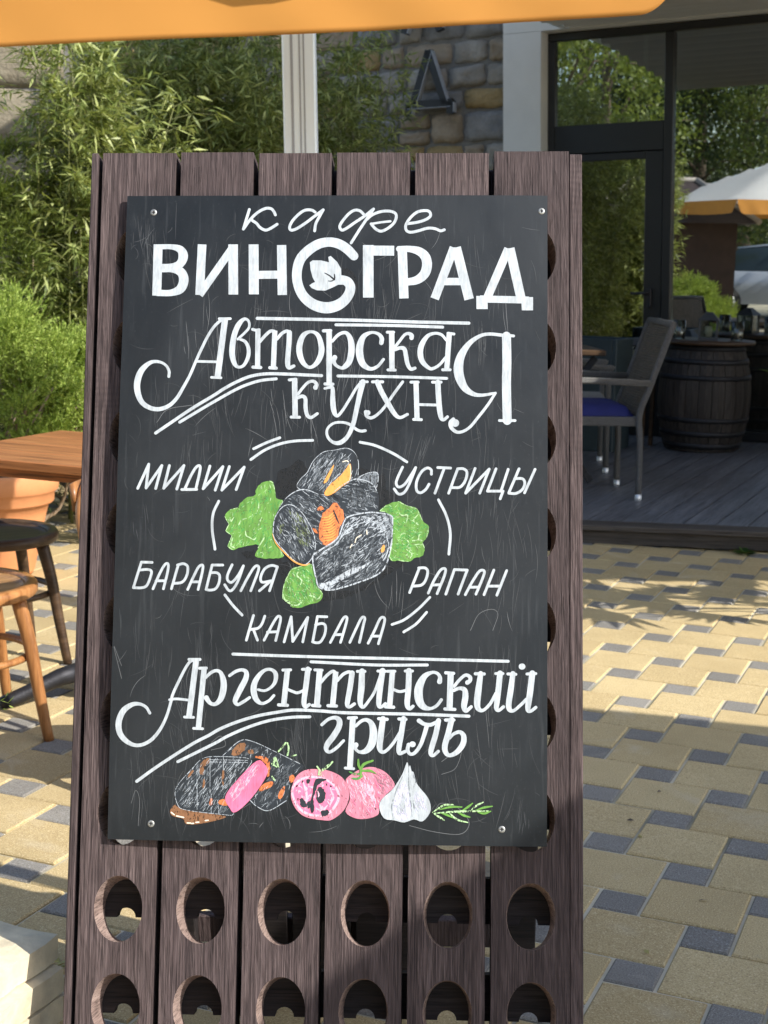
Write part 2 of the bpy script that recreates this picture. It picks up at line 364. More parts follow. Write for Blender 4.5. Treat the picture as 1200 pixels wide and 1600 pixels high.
frame_bar(xM1+.001, XR-.8, 0, .06)
for q in (1.75, 3.4): frame_bar(xM1+q, xM1+q+.06, .062, zTop-.057, .08)
def pane(x0, x1, z0, z1, y=.004, par=house): return bbox_part('glass_pane', x0, x1, y-.006, y+.006, z0, z1, M['window_glass'], par)
pane(xW+.056, xM0-.001, zt0+.001, zTop-.057); pane(xM1+.001, xM1+1.749, .062, zTop-.057); pane(xM1+1.811, xM1+3.399, .062, zTop-.057)
door = empty('door', (0,0,0), parent=house)
dx0, dx1 = xW+.058, xM0-.004; gx1 = fx(1009, 300); dz = zt1-.004
def dbar(name, x0, x1, z0, z1, m='black_frame', d=.05): return bbox_part(name, x0, x1, -d/2, d/2, z0, z1, M[m], door, .004)
dbar('door_stile', gx1, dx1, .01, dz); dbar('door_stile', dx0, dx0+.11, .01, dz); dbar('door_rail', dx0+.111, gx1-.001, dz-.05, dz, d=.048); dbar('door_rail', dx0+.111, gx1-.001, .01, .2, d=.048)
bbox_part('door_pane', dx0+.111, gx1-.001, -.006, .006, .201, dz-.051, M['window_glass'], door)
hb = MB(); hz = fz(1012, 465); hb.box((gx1+.05, -.045, hz), (.03, .03, .13), ch=.004).tube([(gx1+.05,-.05,hz+.03),(gx1+.05,-.085,hz+.03),(gx1-.07,-.085,hz+.03)], .009); hb.build('door_handle', M['iron'], door)
# dark room behind the glass
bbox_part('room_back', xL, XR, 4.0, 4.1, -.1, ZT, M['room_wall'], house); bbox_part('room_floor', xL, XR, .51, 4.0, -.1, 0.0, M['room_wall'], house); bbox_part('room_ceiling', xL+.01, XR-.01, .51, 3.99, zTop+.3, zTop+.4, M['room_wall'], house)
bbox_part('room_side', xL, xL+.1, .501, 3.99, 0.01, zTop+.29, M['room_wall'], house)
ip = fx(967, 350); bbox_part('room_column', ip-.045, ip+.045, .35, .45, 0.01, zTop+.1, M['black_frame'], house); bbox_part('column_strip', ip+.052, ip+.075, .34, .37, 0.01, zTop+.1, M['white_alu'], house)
# stone wall left of the pier: every stone is a piece
wall = MB().box(((xL-7)/2-.001, .25, 2.0), (7+xL-.002, .4, 4.3)).build('stone_wall', M['mortar'], None); wall.matrix_world = BM
tag(wall, 'rubble stone wall of grey and ochre blocks behind the bamboo', 'wall')
def stone_mat(name, a, b):
    t = NT(name); v = t.coord('Object', rand=50.0); n1 = t.noise(v, 7, 5, .6, .4); n2 = t.noise(v, 45, 6, .65)
    c = t.ramp(n1, [(.3, a), (.7, b)]); c = t.mix(t.math('MULTIPLY', n2, .45), c, tuple(x*.5 for x in a)); t.base(c); t.set(rough=.9, spec=.2); t.bump(t.math('ADD', n1, t.math('MULTIPLY', n2, .5)), .8, .03); M[name] = t.m
stone_mat('stone_grey', (.26,.235,.20), (.45,.41,.355)); stone_mat('stone_ochre', (.31,.215,.095), (.48,.36,.19)); stone_mat('stone_blue', (.19,.185,.18), (.33,.32,.31)); stone_mat('stone_brown', (.28,.22,.155), (.44,.36,.27)); stone_mat('stone_pale', (.22,.185,.13), (.34,.295,.215))
def stone_mesh(w, h, d, mat, seed):
    rs = random.Random(seed); n = 6; V = []; F = []
    for i in range(n+1):
        for j in range(n+1):
            x, z = i/n*2-1, j/n*2-1; e = max(abs(x), abs(z)); rim = max(0, 1-(e**12))
            cx = x*w/2*(1-.045*abs(z)**5); cz = z*h/2*(1-.055*abs(x)**5)
            V.append((cx + rs.uniform(-.008,.008), -d*(.35+.65*rim**.5) + rs.uniform(-.010,.010)*rim, cz + rs.uniform(-.008,.008)))
    for i in range(n):
        for j in range(n): a = i*(n+1)+j; F.append((a, a+n+1, a+n+2, a+1))
    ring = [i*(n+1) for i in range(n+1)] + [n*(n+1)+j for j in range(1,n+1)] + [i*(n+1)+n for i in range(n-1,-1,-1)] + [j for j in range(n-1,0,-1)]
    b = len(V)
    for k in ring: V.append((V[k][0], .03, V[k][2]))
    m = len(ring)
    for k in range(m): F.append((ring[(k+1)%m], ring[k], b+k, b+(k+1)%m))
    return MB().add(V, F).mesh('stone', mat, True)
rs = random.Random(21); z = -.1; nst = 0
while z < 3.4:
    rh = rs.uniform(.15, .23); x = xL - .03
    while x > xL - 5.2:
        w = rs.uniform(.16, .40)
        cells = [(x-w, z, w, rh)] if rs.random() < .72 or rh < .2 else [(x-w, z, w, rh*.5), (x-w, z+rh*.5, w, rh*.5)]
        for (cx, cz, cw, chh) in cells:
            m = rs.choice(['stone_grey','stone_grey','stone_brown','stone_ochre','stone_blue','stone_brown','stone_grey'])
            o = bpy.data.objects.new('stone', stone_mesh(cw-.022, chh-.022, rs.uniform(.02,.045), M[m], nst)); nst += 1
            o.location = (cx+cw/2, .05, cz+chh/2); link(o, wall)
        x -= w
    z += rh
# metal letters on the stone wall (an A above a D of the cafe's name)
def wall_letter(strokes, px, py, label, w=.05):
    o3 = fac(px, py, -.06); mb = MB()
    for pts in strokes:
        for a, b in zip(pts, pts[1:]):
            d = Vector((b[0]-a[0], 0, b[1]-a[1])); L = d.length; ang = math.atan2(d.z, d.x)
            mb.box((o3.x+(a[0]+b[0])/2, o3.y, o3.z+(a[1]+b[1])/2), (L+.02, .05, w), rot=Matrix.Rotation(-ang, 3, 'Y'))
    o = mb.build('metal_letter', M['black_frame']); o.matrix_world = BM
    # pale return edges
    eb = MB()
    for pts in strokes:
        for a, b in zip(pts, pts[1:]):
            d = Vector((b[0]-a[0], 0, b[1]-a[1])); L = d.length; ang = math.atan2(d.z, d.x); nx = Vector((math.sin(ang), 0, -math.cos(ang)))
            if nx.x < 0: nx = -nx
            c = Vector((o3.x+(a[0]+b[0])/2, o3.y, o3.z+(a[1]+b[1])/2)) + nx*(w/2+.004); eb.box(c, (L, .054, .004), rot=Matrix.Rotation(-ang, 3, 'Y'))
    eb.build('letter_edge', M['alu_groove'], o); tag(o, label, 'letter'); return o
wall_letter([[(-.13,-.10),(-.005,.26),(.12,-.10)], [(-.17,-.10),(.17,-.10)], [(-.165,-.10),(-.165,-.17)], [(.165,-.10),(.165,-.17)]], 672, 140, 'dark metal Cyrillic letter de with feet fixed to the stone wall')
wall_letter([[(-.14,-.17),(0,.22),(.14,-.17)], [(-.08,-.03),(.08,-.03)]], 660, 10, 'dark metal letter A fixed to the stone wall above the other letter')

# ------------------------------------------------------------------ deck
deck = empty('deck', (0,0,0)); tag(deck, kind='structure')
E0 = Vector((.914, 6.800)); ed = Vector((.979, -.202)); pd = Vector((math.sin(R(24.5)), math.cos(R(24.5))))   # edge and plank directions
def dz_(x): return .088 + .019*(x-.914)
pw = .145
nperp = Vector((pd.y, -pd.x))
for k in range(-8, 26):
    # plank lines offset along the edge
    a0 = E0 + ed*(k*pw/ed.dot(nperp)) + pd*.13; a1 = E0 + ed*((k+1)*pw/ed.dot(nperp)-.006) + pd*.13; L = 4.1
    if a1.x < .1: continue
    P = [a0, a1, a1+pd*L, a0+pd*L]; zz = random.uniform(-.0012,.0012)
    top = [(p.x, p.y, dz_(p.x)+zz) for p in P]; bot = [(p.x, p.y, dz_(p.x)-.025) for p in P]
    mid = (top[0][0], top[0][1], 0); mb = MB().add(top+bot, [(0,1,2,3),(7,6,5,4),(0,4,5,1),(1,5,6,2),(2,6,7,3),(3,7,4,0)])
    rot = Matrix.Rotation(R(24.5), 4, 'Z') @ Matrix.Translation((-mid[0], -mid[1], 0)); mb.xf(rot)
    o = mb.build('plank', M['deck_wood'], deck); o.matrix_world = rot.inverted()
ang = math.atan2(ed.y, ed.x); EM = Matrix.Translation((E0.x, E0.y, 0)) @ Matrix.Rotation(ang, 4, 'Z') @ Matrix.Rotation(-.019, 4, 'Y')
o = MB().box((1.2, .062, .075), (5.2, .14, .026), ch=.003).build('edge_board', M['deck_edge'], deck); o.matrix_world = EM
o = MB().box((1.2, .030, .0295), (5.2, .03, .063)).build('riser_board', M['deck_edge'], deck); o.matrix_world = EM
o = MB().add([(-1.4,.1,.045),(3.8,.1,.045),(5.9,4.2,.045),(.6,4.2,.045)], [(0,1,2,3)]).build('deck_underlay', M['rubber'], deck); o.matrix_world = EM
# a weed at the foot of the deck
def weed(loc, n, L, label, seed, mat='palm_leaf'):
    r = np.random.default_rng(seed); Q = []
    for k in range(n):
        a = r.uniform(0, 6.28); d = np.array([math.cos(a), math.sin(a), r.uniform(.25, 1.0)]); d /= np.linalg.norm(d); w = np.cross(d, [0,0,1.]); w /= np.linalg.norm(w)
        l = L*r.uniform(.6,1.1); b = np.array(loc) + np.array([math.cos(a), math.sin(a), 0])*.008; ww = l*.14
        Q.append([b, b+d*l*.5+w*ww, b+d*l-np.array([0,0,l*.15]), b+d*l*.5-w*ww])
    o = quads_obj('weed', np.array(Q), M[mat]); tag(o, label, 'weed'); return o
p = at_z(1163, 866); weed((p.x, p.y, 0), 26, .06, 'small green weed growing at the foot of the deck', 3); p = at_z(1060, 856); weed((p.x, p.y, 0), 8, .04, 'tiny weed sprout in the joint before the deck edge', 4)
# ------------------------------------------------------------------ riddling rack
RU = Vector((0.99902448, -0.03820755, 0.02214217)); RV = Vector((0.01094482, -0.27153609, -0.96236602)); RN = Vector((0.04278205, 0.96166955, -0.27085303))
RO = Vector((-0.07742937, 2.08, 1.09940469)); RB = 1.1424
base = RO + RV*RB
RM = Matrix(((RU.x, RN.x, -RV.x, base.x), (RU.y, RN.y, -RV.y, base.y), (RU.z, RN.z, -RV.z, base.z), (0,0,0,1)))  # local x = u, y = away, z = up the boards
rack = empty('wine_rack', mat=RM); tag(rack, 'dark brown wooden riddling rack with rows of round bottle holes carrying the menu board', 'wine rack')
CP, RS, V0 = .11255, .13062, -.20988
def zl(v): return RB - v
TH = .052
WALL = []
def board(u0, u1, ucs, seed, top_dv):
    WALL.clear()
    """vertical board with one column of tapering oval holes"""
    r = random.Random(seed); V = []; F = []; N = 28; a, b = .0335, .0445; a2, b2 = .0300, .0425; ztop = zl(-.3625 + top_dv); zbot = .012
    def quad(*p): k = len(V); V.extend(p); F.append(tuple(range(k, k+len(p))))
    rows = [V0 + j*RS for j in range(10)]; hh = .055
    zprev = ztop
    for v in rows:
        zc = zl(v); z1, z0 = zc+hh, zc-hh
        quad((u0,0,z1),(u1,0,z1),(u1,0,zprev),(u0,0,zprev)); quad((u0,TH,zprev),(u1,TH,zprev),(u1,TH,z1),(u0,TH,z1)); zprev = z0
        uc = ucs + r.uniform(-.001,.001); ring = []; rim = []; bk = []; brim = []
        for k in range(N):
            an = 2*math.pi*(k+.5)/N; c, s = math.cos(an), math.sin(an)
            ring.append((uc+a*c, 0, zc+b*s)); bk.append((uc+a2*c, TH, zc-.0100+b2*s))
            tx = ((u1-uc) if c > 0 else (uc-u0))/max(abs(c), 1e-6); tz = hh/max(abs(s), 1e-6); t_ = min(tx, tz); rim.append((uc+t_*c, 0, zc+t_*s)); brim.append((uc+t_*c, TH, zc+t_*s))
        # make the corners exact
        for k in range(N):
            j = (k+1) % N
            for (rg, rm, flip) in ((ring, rim, False), (bk, brim, True)):
                q = [rg[k], rm[k], rm[j], rg[j]]
                A, Bp = rm[k], rm[j]
                if abs(A[0]-Bp[0]) > 1e-6 and abs(A[2]-Bp[2]) > 1e-6:      # rim edge turns a corner
                    cx = A[0] if (abs(A[0]-u0) < 1e-6 or abs(A[0]-u1) < 1e-6) else Bp[0]; cz = A[2] if abs(abs(A[2]-zc)-hh) < 1e-6 else Bp[2]
                    q = [rg[k], rm[k], (cx, A[1], cz), rm[j], rg[j]]
                if flip: q = q[::-1]
                quad(*q)
            quad(ring[j], bk[j], bk[k], ring[k]); WALL.append(len(F)-1)
    quad((u0,0,zbot),(u1,0,zbot),(u1,0,zprev),(u0,0,zprev)); quad((u0,TH,zprev),(u1,TH,zprev),(u1,TH,zbot),(u0,TH,zbot))
    quad((u0,0,zbot),(u0,0,ztop),(u0,TH,ztop),(u0,TH,zbot)); quad((u1,0,zbot),(u1,TH,zbot),(u1,TH,ztop),(u1,0,ztop))
    quad((u0,0,ztop),(u1,0,ztop),(u1,TH,ztop),(u0,TH,ztop)); quad((u0,0,zbot),(u0,TH,zbot),(u1,TH,zbot),(u1,0,zbot))
    return MB().add(V, F)
gaps = [(k-2)*CP - .0016 for k in range(5)]; edges = [-.3365] + gaps + [.3335]
for i in range(6):
    u0 = edges[i] + (.0040 if i else 0); u1 = edges[i+1] - (.0040 if i < 5 else 0)
    bo = board(u0, u1, (i-2.5)*CP, i, [.0,-.0008,.0006,0,.0010,-.0012][i]).build('board', M['rack_oak'], rack); bo.data.materials.append(M['raw_oak'])
    for q in WALL: bo.data.polygons[q].material_index = 1
for u0, u1, y0, y1, dv in ((-.3525, -.3428, -.002, TH, .0005), (.3341, .3520, .0006, TH, .0028)):
    z1 = zl(-.3625+dv); MB().box(((u0+u1)/2, (y0+y1)/2, z1/2), (u1-u0, y1-y0, z1), ch=.0012).build('side_post', M['rack_oak'], rack)
MB().box((-.3415, TH+.0140, zl(-.3610)/2), (.022, .026, zl(-.3610))).build('side_rail', M['rack_back'], rack); MB().box((.3405, TH+.0140, zl(-.3590)/2), (.022, .026, zl(-.3590))).build('side_rail', M['rack_back'], rack)  # backing strips added so the gaps beside the posts stay dark
# horizontal battens with bottle-neck notches behind every row
for j in range(10):
    zc = zl(V0 + j*RS); zb, zt = zc-.0200, zc+.042; x0, x1 = -.3300, .3290; yb, yf = TH+.022, TH+.001; r = .0132
    pts = [(x0, zb)]
    for i in range(6):
        uc = (i-2.5)*CP
        pts += [(uc - r*math.cos(math.pi*k/10), zb + r*math.sin(math.pi*k/10)) for k in range(11)]
    pts.append((x1, zb)); V = []; F = []
    for (x, zz) in pts: V += [(x, yf, zz), (x, yb, zz), (x, yf, zt), (x, yb, zt)]
    n = len(pts)
    for k in range(n-1):
        a, b = 4*k, 4*(k+1); F += [(a, b, b+2, a+2), (b+1, a+1, a+3, b+3), (a+1, b+1, b, a), (a+2, b+2, b+3, a+3)]
    F += [(0,2,3,1), (4*(n-1), 4*(n-1)+1, 4*(n-1)+3, 4*(n-1)+2)]
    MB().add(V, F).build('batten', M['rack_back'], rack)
MB().box((-.003, TH+.014, zl(-.335)), (.655, .026, .040), ch=.002).build('top_rail', M['rack_oak'], rack)
# the rear leaf: two legs and rails hinged at the top, leaning the other way
rl = Matrix.Rotation(R(-31), 4, 'X')
for x in (-.30, .30):
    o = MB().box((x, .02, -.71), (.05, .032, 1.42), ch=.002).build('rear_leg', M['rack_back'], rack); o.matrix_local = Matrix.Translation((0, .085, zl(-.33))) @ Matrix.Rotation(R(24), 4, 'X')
for k in (1, 2, 3):  # boards added behind these columns to make their holes look dark
    o = MB().box(((k-2.5)*CP+.004, .0275, -.72), (.103, .016, 1.30), ch=.0015).build('rear_shade_board', M['rack_back'], rack); o.matrix_local = Matrix.Translation((0, .085, zl(-.33))) @ Matrix.Rotation(R(24), 4, 'X')
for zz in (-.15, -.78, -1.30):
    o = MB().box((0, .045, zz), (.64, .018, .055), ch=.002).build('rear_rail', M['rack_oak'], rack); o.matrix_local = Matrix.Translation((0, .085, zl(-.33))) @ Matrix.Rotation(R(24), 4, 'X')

# ------------------------------------------------------------------ chalkboard
chalk = empty('menu_chalkboard', mat=RM); tag(chalk, 'black menu chalkboard with white Cyrillic lettering and painted mussels screwed to the wooden rack', 'chalkboard')
CU0, CU1, CV0, CV1 = -.2972, .3022, -.2955, .6100; TB = .0035
def gap_fn(u, v):
    a = (2*(u-CU0)/(CU1-CU0)-1); b = (2*(v-CV0)/(CV1-CV0)-1)
    return .0060 + .0075*(1-abs(a)**2.4)*(.35+.65*(b*.5+.5)) + .0085*(1-abs(b)**2.2) + .0006*math.sin(7*b+3*a)
def board_uv(px, py):
    d = ray(px, py); off = .012
    for _ in range(4):
        O = RO - RN*off; P = CAMP + d*((O-CAMP).dot(RN)/d.dot(RN)); w = P-RO; u, v = w.dot(RU), w.dot(RV); off = gap_fn(min(max(u,CU0),CU1), min(max(v,CV0),CV1)) + TB
    return u, v
def bl(u, v, e=0.0): return (u, -(gap_fn(u, v)+TB+e), RB - v)     # local point on the board's face
t = NT('chalkboard_black'); v = t.coord('Object'); nz = t.noise(v, 6, 5, .6); n2 = t.noise(t.coord('Object', (1,1,.22)), 60, 5, .7); n3 = t.noise(v, 240, 3)
c = t.ramp(nz, [(.3, (.007,.009,.0105)), (.7, (.012,.0145,.017))]); sc = t.ramp(n2, [(.55, (0,0,0)), (.80, (.55,.55,.55))]); c = t.mix(sc, c, (.034,.038,.042)); c = t.mix(t.ramp(n3, [(.62,(0,0,0)),(.8,(.5,.5,.5))]), c, (.038,.042,.046))
hz_ = t.noise(t.coord('Object', (1,1,.45)), 4.2, 6, .62, .8); c = t.mix(t.ramp(hz_, [(.44,(0,0,0)),(.74,(.75,.75,.75))]), c, (.030,.034,.038)); hs = t.noise(t.coord('Object', (1,1,.05)), 130, 3, .6); c = t.mix(t.ramp(hs, [(.60,(0,0,0)),(.80,(.5,.5,.5))]), c, (.062,.067,.072))
t.base(c); t.inp(t.b, 'Roughness', t.ramp(nz, [(.3,(.40,.40,.40)),(.7,(.55,.55,.55))])); t.set(spec=.35); t.bump(n2, .12, .0008); M['chalkboard_black'] = t.m
simple('board_edge', (.55,.52,.44), .7, .2, 40)
NU, NVV = 24, 36; V = []; F = []
for i in range(NU+1):
    for j in range(NVV+1):
        V.append(bl(CU0+(CU1-CU0)*i/NU, CV0+(CV1-CV0)*j/NVV))
for i in range(NU):
    for j in range(NVV): a = i*(NVV+1)+j; F.append((a, a+1, a+NVV+2, a+NVV+1))
nb = len(V); V += [(x, y+TB, z) for (x,y,z) in V]
F += [tuple(k+nb for k in q[::-1]) for q in F]
pan = MB().add(V, F).build('panel', M['chalkboard_black'], chalk, True)
ring = [i*(NVV+1) for i in range(NU+1)] + [NU*(NVV+1)+j for j in range(1,NVV+1)] + [i*(NVV+1)+NVV for i in range(NU-1,-1,-1)] + list(range(NVV-1,0,-1))
eb = MB(); ev = []
for k in ring: ev += [V[k], V[k+nb]]
m = len(ring); eb.add(ev, [(2*k, 2*k+1, 2*((k+1)%m)+1, 2*((k+1)%m)) for k in range(m)]); eb.build('panel_edge', M['board_edge'], chalk)
for (px, py) in ((240,332),(846,330),(236,1287),(784,1296)):
    u, v = board_uv(px, py); c = Vector(bl(u, v)); sb = MB(); n = 14
    prof = [(0,.0006),(.0012,.0006),(.0018,.0011),(.0036,.0010),(.0046,.0004),(.0048,0)]
    sb.lathe(prof, n); o = sb.build('screw', M['zinc'], chalk); cb = MB().box((0,0,.0012), (.0048,.0010,.0004)).box((0,0,.0013), (.0010,.0048,.0004)); cb.build('screw_slot', M['rubber'], o)
    o.matrix_local = Matrix.Translation(c) @ Matrix.Rotation(R(90), 4, 'X')

def paint(name, c, rough=.6, var=.1, scale=120, wear=0.0):
    """brushed paint; wear lets the board show through in broken, streaky patches"""
    t = NT(name); v = t.coord('Object', (1,1,.3)); n = t.noise(v, scale, 4, .7); n2 = t.noise(t.coord('Object', (1,1,.16)), 420, 3, .6); big = t.noise(t.coord('Object'), 26, 3)
    h = t.math('ADD', t.math('MULTIPLY', n, .5), t.math('ADD', t.math('MULTIPLY', n2, .3), t.math('MULTIPLY', big, .2)))
    t.base(t.ramp(h, [(.36, tuple(x*(1-var) for x in c)), (.60, tuple(min(1, x*(1+var)) for x in c))])); t.set(rough=rough, spec=.35)
    if wear:
        m = t.noise(t.coord('Object', (1,1,.5)), 330, 4, .75); mk = t.ramp(m, [(wear-.05, (0,0,0)), (wear+.05, (1,1,1))]); tp = t.new('ShaderNodeBsdfTransparent'); mx = t.new('ShaderNodeMixShader')
        t.l.new(mk, mx.inputs[0]); t.l.new(tp.outputs[0], mx.inputs[1]); t.l.new(t.b.outputs[0], mx.inputs[2]); t.l.new(mx.outputs[0], t.out.inputs[0])
    M[name] = t.m
WEAR = {'paint_black': .40, 'paint_slate': .22, 'paint_slate_light': .46, 'paint_silver': .44, 'paint_slate_mid': .44, 'paint_orange': .34, 'paint_rust': .42, 'paint_brown': .40, 'paint_green_dark': .46, 'paint_green_light': .46, 'paint_olive': .48, 'paint_pink_light': .42, 'paint_rose': .36, 'paint_plum': .46, 'paint_lavender': .44, 'paint_white': .265}
for nm, c, va in (('paint_white',(.43,.465,.49),.24),('paint_black',(.008,.009,.010),.2),('paint_slate',(.020,.025,.031),.4),('paint_slate_light',(.17,.19,.21),.3),('paint_slate_mid',(.075,.086,.097),.35),('paint_silver',(.44,.48,.52),.2),
               ('paint_orange',(.75,.33,.08),.15),('paint_rust',(.60,.18,.06),.2),('paint_brown',(.22,.105,.05),.2),('paint_green',(.115,.265,.05),.35),('paint_green_dark',(.08,.30,.07),.2),('paint_green_light',(.42,.62,.32),.15),
               ('paint_pink',(.72,.17,.30),.2),('paint_pink_light',(.80,.45,.55),.12),('paint_rose',(.55,.20,.27),.2),('paint_lavender',(.58,.56,.72),.1),('paint_cream',(.80,.72,.58),.1),('paint_olive',(.13,.16,.07),.3),('paint_plum',(.30,.15,.19),.2)):
    paint(nm, c, var=va, wear=WEAR.get(nm, 0))
_lay = [0]
def eps(layer): _lay[0] = (_lay[0]+1) % 7; return .00020 + layer*.00014 + _lay[0]*.000016
def ribbon(mb, pts, w, layer=1, smooth=True, closed=False, n=6, cap=True):
    """painted stroke along photo pixels; w in photo pixels, one value or one per point"""
    ww = list(w) if hasattr(w, '__len__') else [w]*len(pts)
    P3 = [(p[0], p[1], ww[i]) for i, p in enumerate(pts)]
    S = spline(P3, n, closed) if (smooth and len(P3) > 2) else [np.array(p, float) for p in P3]
    if not smooth or len(P3) <= 2:
        S2 = []
        for a, b in zip(S, S[1:]):
            k = max(1, int(np.hypot(*(b-a)[:2])/12)); S2 += [a+(b-a)*q/k for q in range(k)]
        S = S2 + [S[-1]]
    m = len(S); e = eps(layer); V = []; F = []; Ls = []; Rs = []
    for i in range(m):
        a = S[(i-1) % m] if (closed or i > 0) else S[i]; b = S[(i+1) % m] if (closed or i < m-1) else S[i]
        d = (b-a)[:2]; L = np.hypot(*d); d = d/L if L > 1e-9 else np.array([1,0]); nn = np.array([-d[1], d[0]]); h = S[i][2]/2
        # mitre at sharp turns of straight strokes
        Ls.append(S[i][:2]+nn*h); Rs.append(S[i][:2]-nn*h)
    def put(q): u, v = board_uv(q[0], q[1]); u = min(max(u, CU0+.001), CU1-.001); v = min(max(v, CV0+.001), CV1-.001); return bl(u, v, e)
    for i in range(m): V += [put(Ls[i]), put(Rs[i])]
    for i in range(m if closed else m-1): j = (i+1) % m; F.append((2*i, 2*i+1, 2*j+1, 2*j))
    mb.add(V, F)
    if cap and not closed:
        for i, sgn in ((0, -1), (m-1, 1)):
            a = S[0 if sgn < 0 else m-2]; b = S[1 if sgn < 0 else m-1]; d = (b-a)[:2]; ang = math.atan2(d[1], d[0]); c = S[i]; h = c[2]/2; K = 7
            arc = [c[:2] + h*np.array([math.cos(ang + (math.pi if sgn < 0 else 0) + math.pi*(k/K-.5)), math.sin(ang + (math.pi if sgn < 0 else 0) + math.pi*(k/K-.5))]) for k in range(K+1)]
            mb.add([put(q) for q in arc], [tuple(range(K+1))])
def sharp(mb, pts, w, layer=1):
    """straight segments with round joints"""
    for a, b in zip(pts, pts[1:]): ribbon(mb, [a, b], w, layer, smooth=False)
def fill(mb, poly, layer=0, smooth=True, jag=0.0, seed=0, n=4):
    r = random.Random(seed); P = spline(poly, n, True) if smooth else [np.array(p, float) for p in poly]
    if jag: P = [p + np.array([r.uniform(-jag,jag), r.uniform(-jag,jag)]) for p in P]
    e = eps(layer); V = []
    for p in P: u, v = board_uv(p[0], p[1]); V.append(bl(u, v, e))
    # triangulate in 2d (ear clipping through mathutils)
    from mathutils.geometry import tessellate_polygon
    tri = tessellate_polygon([[Vector((p[0], p[1], 0)) for p in P]])
    A = lambda t_: (P[t_[1]][0]-P[t_[0]][0])*(P[t_[2]][1]-P[t_[0]][1]) - (P[t_[1]][1]-P[t_[0]][1])*(P[t_[2]][0]-P[t_[0]][0])
    mb.add(V, [tuple(t_) if A(t_) < 0 else tuple(t_[::-1]) for t_ in tri])
def inside(p, poly):
    c = False; n = len(poly); j = n-1
    for i in range(n):
        if (poly[i][1] > p[1]) != (poly[j][1] > p[1]) and p[0] < (poly[j][0]-poly[i][0])*(p[1]-poly[i][1])/(poly[j][1]-poly[i][1]) + poly[i][0]: c = not c
        j = i
    return c
def hatch(mb, poly, n, ang, L, w, layer, seed, spread=.35, curve=.15):
    r = random.Random(seed); xs = [p[0] for p in poly]; ys = [p[1] for p in poly]; k = 0; tries = 0
    while k < n and tries < n*30:
        tries += 1; p = (r.uniform(min(xs), max(xs)), r.uniform(min(ys), max(ys)))
        a = ang + r.uniform(-spread, spread); l = L*r.uniform(.4, 1.2); q = (p[0]+math.cos(a)*l, p[1]+math.sin(a)*l); mm = ((p[0]+q[0])/2 - math.sin(a)*l*curve*r.uniform(-1,1), (p[1]+q[1])/2 + math.cos(a)*l*curve*r.uniform(-1,1))
        if inside(p, poly) and inside(q, poly) and inside(mm, poly): ribbon(mb, [p, mm, q], [w*.3, w*r.uniform(.5,1.2), w*.3], layer, n=3, cap=False); k += 1

# ---- lettering: strokes traced as (kind, width, points) in a local frame (ox, oy, scale)
def nums(s): a = [float(x) for x in s.replace(',', ' ').split()]; return [(a[i], a[i+1]) for i in range(0, len(a), 2)]
def letter(fr, *strokes, mat='paint_white', name='letter', layer=1):
    ox, oy, sc = fr; mb = MB()
    for k, w, s in strokes:
        P = [(ox+x/sc, oy+y/sc) for x, y in nums(s)]
        if k == 's': ribbon(mb, P, w, layer)
        elif k == 'c': ribbon(mb, P, w, layer, closed=True)
        elif k == 'l': sharp(mb, P, w, layer)
        elif k == 'b': ribbon(mb, P, w, layer, smooth=False, cap=False)
        elif k == 'd': ribbon(mb, [(P[0][0]-.5, P[0][1]), (P[0][0]+.5, P[0][1])], w, layer, smooth=False)
        elif k == 'p': fill(mb, P, layer, smooth=False)
        elif k == 'P': fill(mb, P, layer, smooth=True)
    return mb.build(name, M[mat], chalk)
f = (370,310,6); w = 4.4
letter(f, ('l',w,'62 288 118 105'), ('s',w,'62 288 130 195 200 130 270 95 320 97 345 120 362 155'), ('s',w,'145 208 185 235 220 275 270 298 320 280 378 243'))
letter(f, ('s',w,'735 130 700 110 640 112 580 150 520 215 495 270 510 298 560 285 640 235 720 175 810 108'), ('s',w,'810 108 770 180 740 240 730 305'))
f = (520,310,6)
letter(f, ('s',w,'290 150 255 118 205 112 150 145 90 215 65 265 85 298 130 280 210 225 300 165 375 105'), ('l',w,'382 100 310 205 240 310 172 418'), ('s',w,'310 205 370 155 450 125 530 120 585 140 595 180 570 235 510 285 450 308 400 285 360 240'), ('l',w*.8,'360 240 450 225 540 215'))
letter(f, ('s',w,'700 238 790 225 870 200 915 165 905 125 860 115 790 130 725 185 685 250 690 300 730 318 800 305 890 280 960 285 1010 305 1045 295'))
f = (230,370,6)
letter(f, ('b',14,'103 72 90 552'), ('s',[8,8,12,15,13,13,13],'105 95 230 95 310 120 338 180 312 250 240 288 110 295'), ('s',[10,12,14,15,14,10,10],'110 300 240 300 320 335 343 410 310 490 220 526 95 526'))
letter(f, ('b',13.5,'515 72 492 546'), ('b',12,'490 545 810 90'), ('b',15,'806 72 808 542'))
f2 = (400,370,6)
letter(f, ('b',15.5,'998 72 1000 540'), ('b',14.5,'1260 78 1267 546'), ('b',12.5,'1035 358 1250 355'))
letter(f2, ('s',[14,15,15,14.5,15,15.5,15.5,15,15,15.5,16.5,17.5,17,16,15.5,15,15,14,13],'918 180 850 112 770 65 680 50 580 72 480 138 412 220 384 330 392 440 440 550 530 630 640 665 740 652 820 605 872 535 885 470 860 425 815 405 780 405'),
  ('p',0,'505 240 530 222 610 222 685 240 678 190 700 180 760 235 798 300 800 362 835 366 835 448 770 450 720 475 650 505 570 502 520 480 500 455 530 435 555 425 530 380 512 310'))
letter(f2, ('s',[1.2,2,2.6],'645 340 690 365 735 402'), ('s',[1.2,2.2,2],'735 350 738 380 733 404'), ('s',[2,1.6,1],'733 402 710 415 678 415'), mat='paint_black', name='leaf_vein', layer=2)
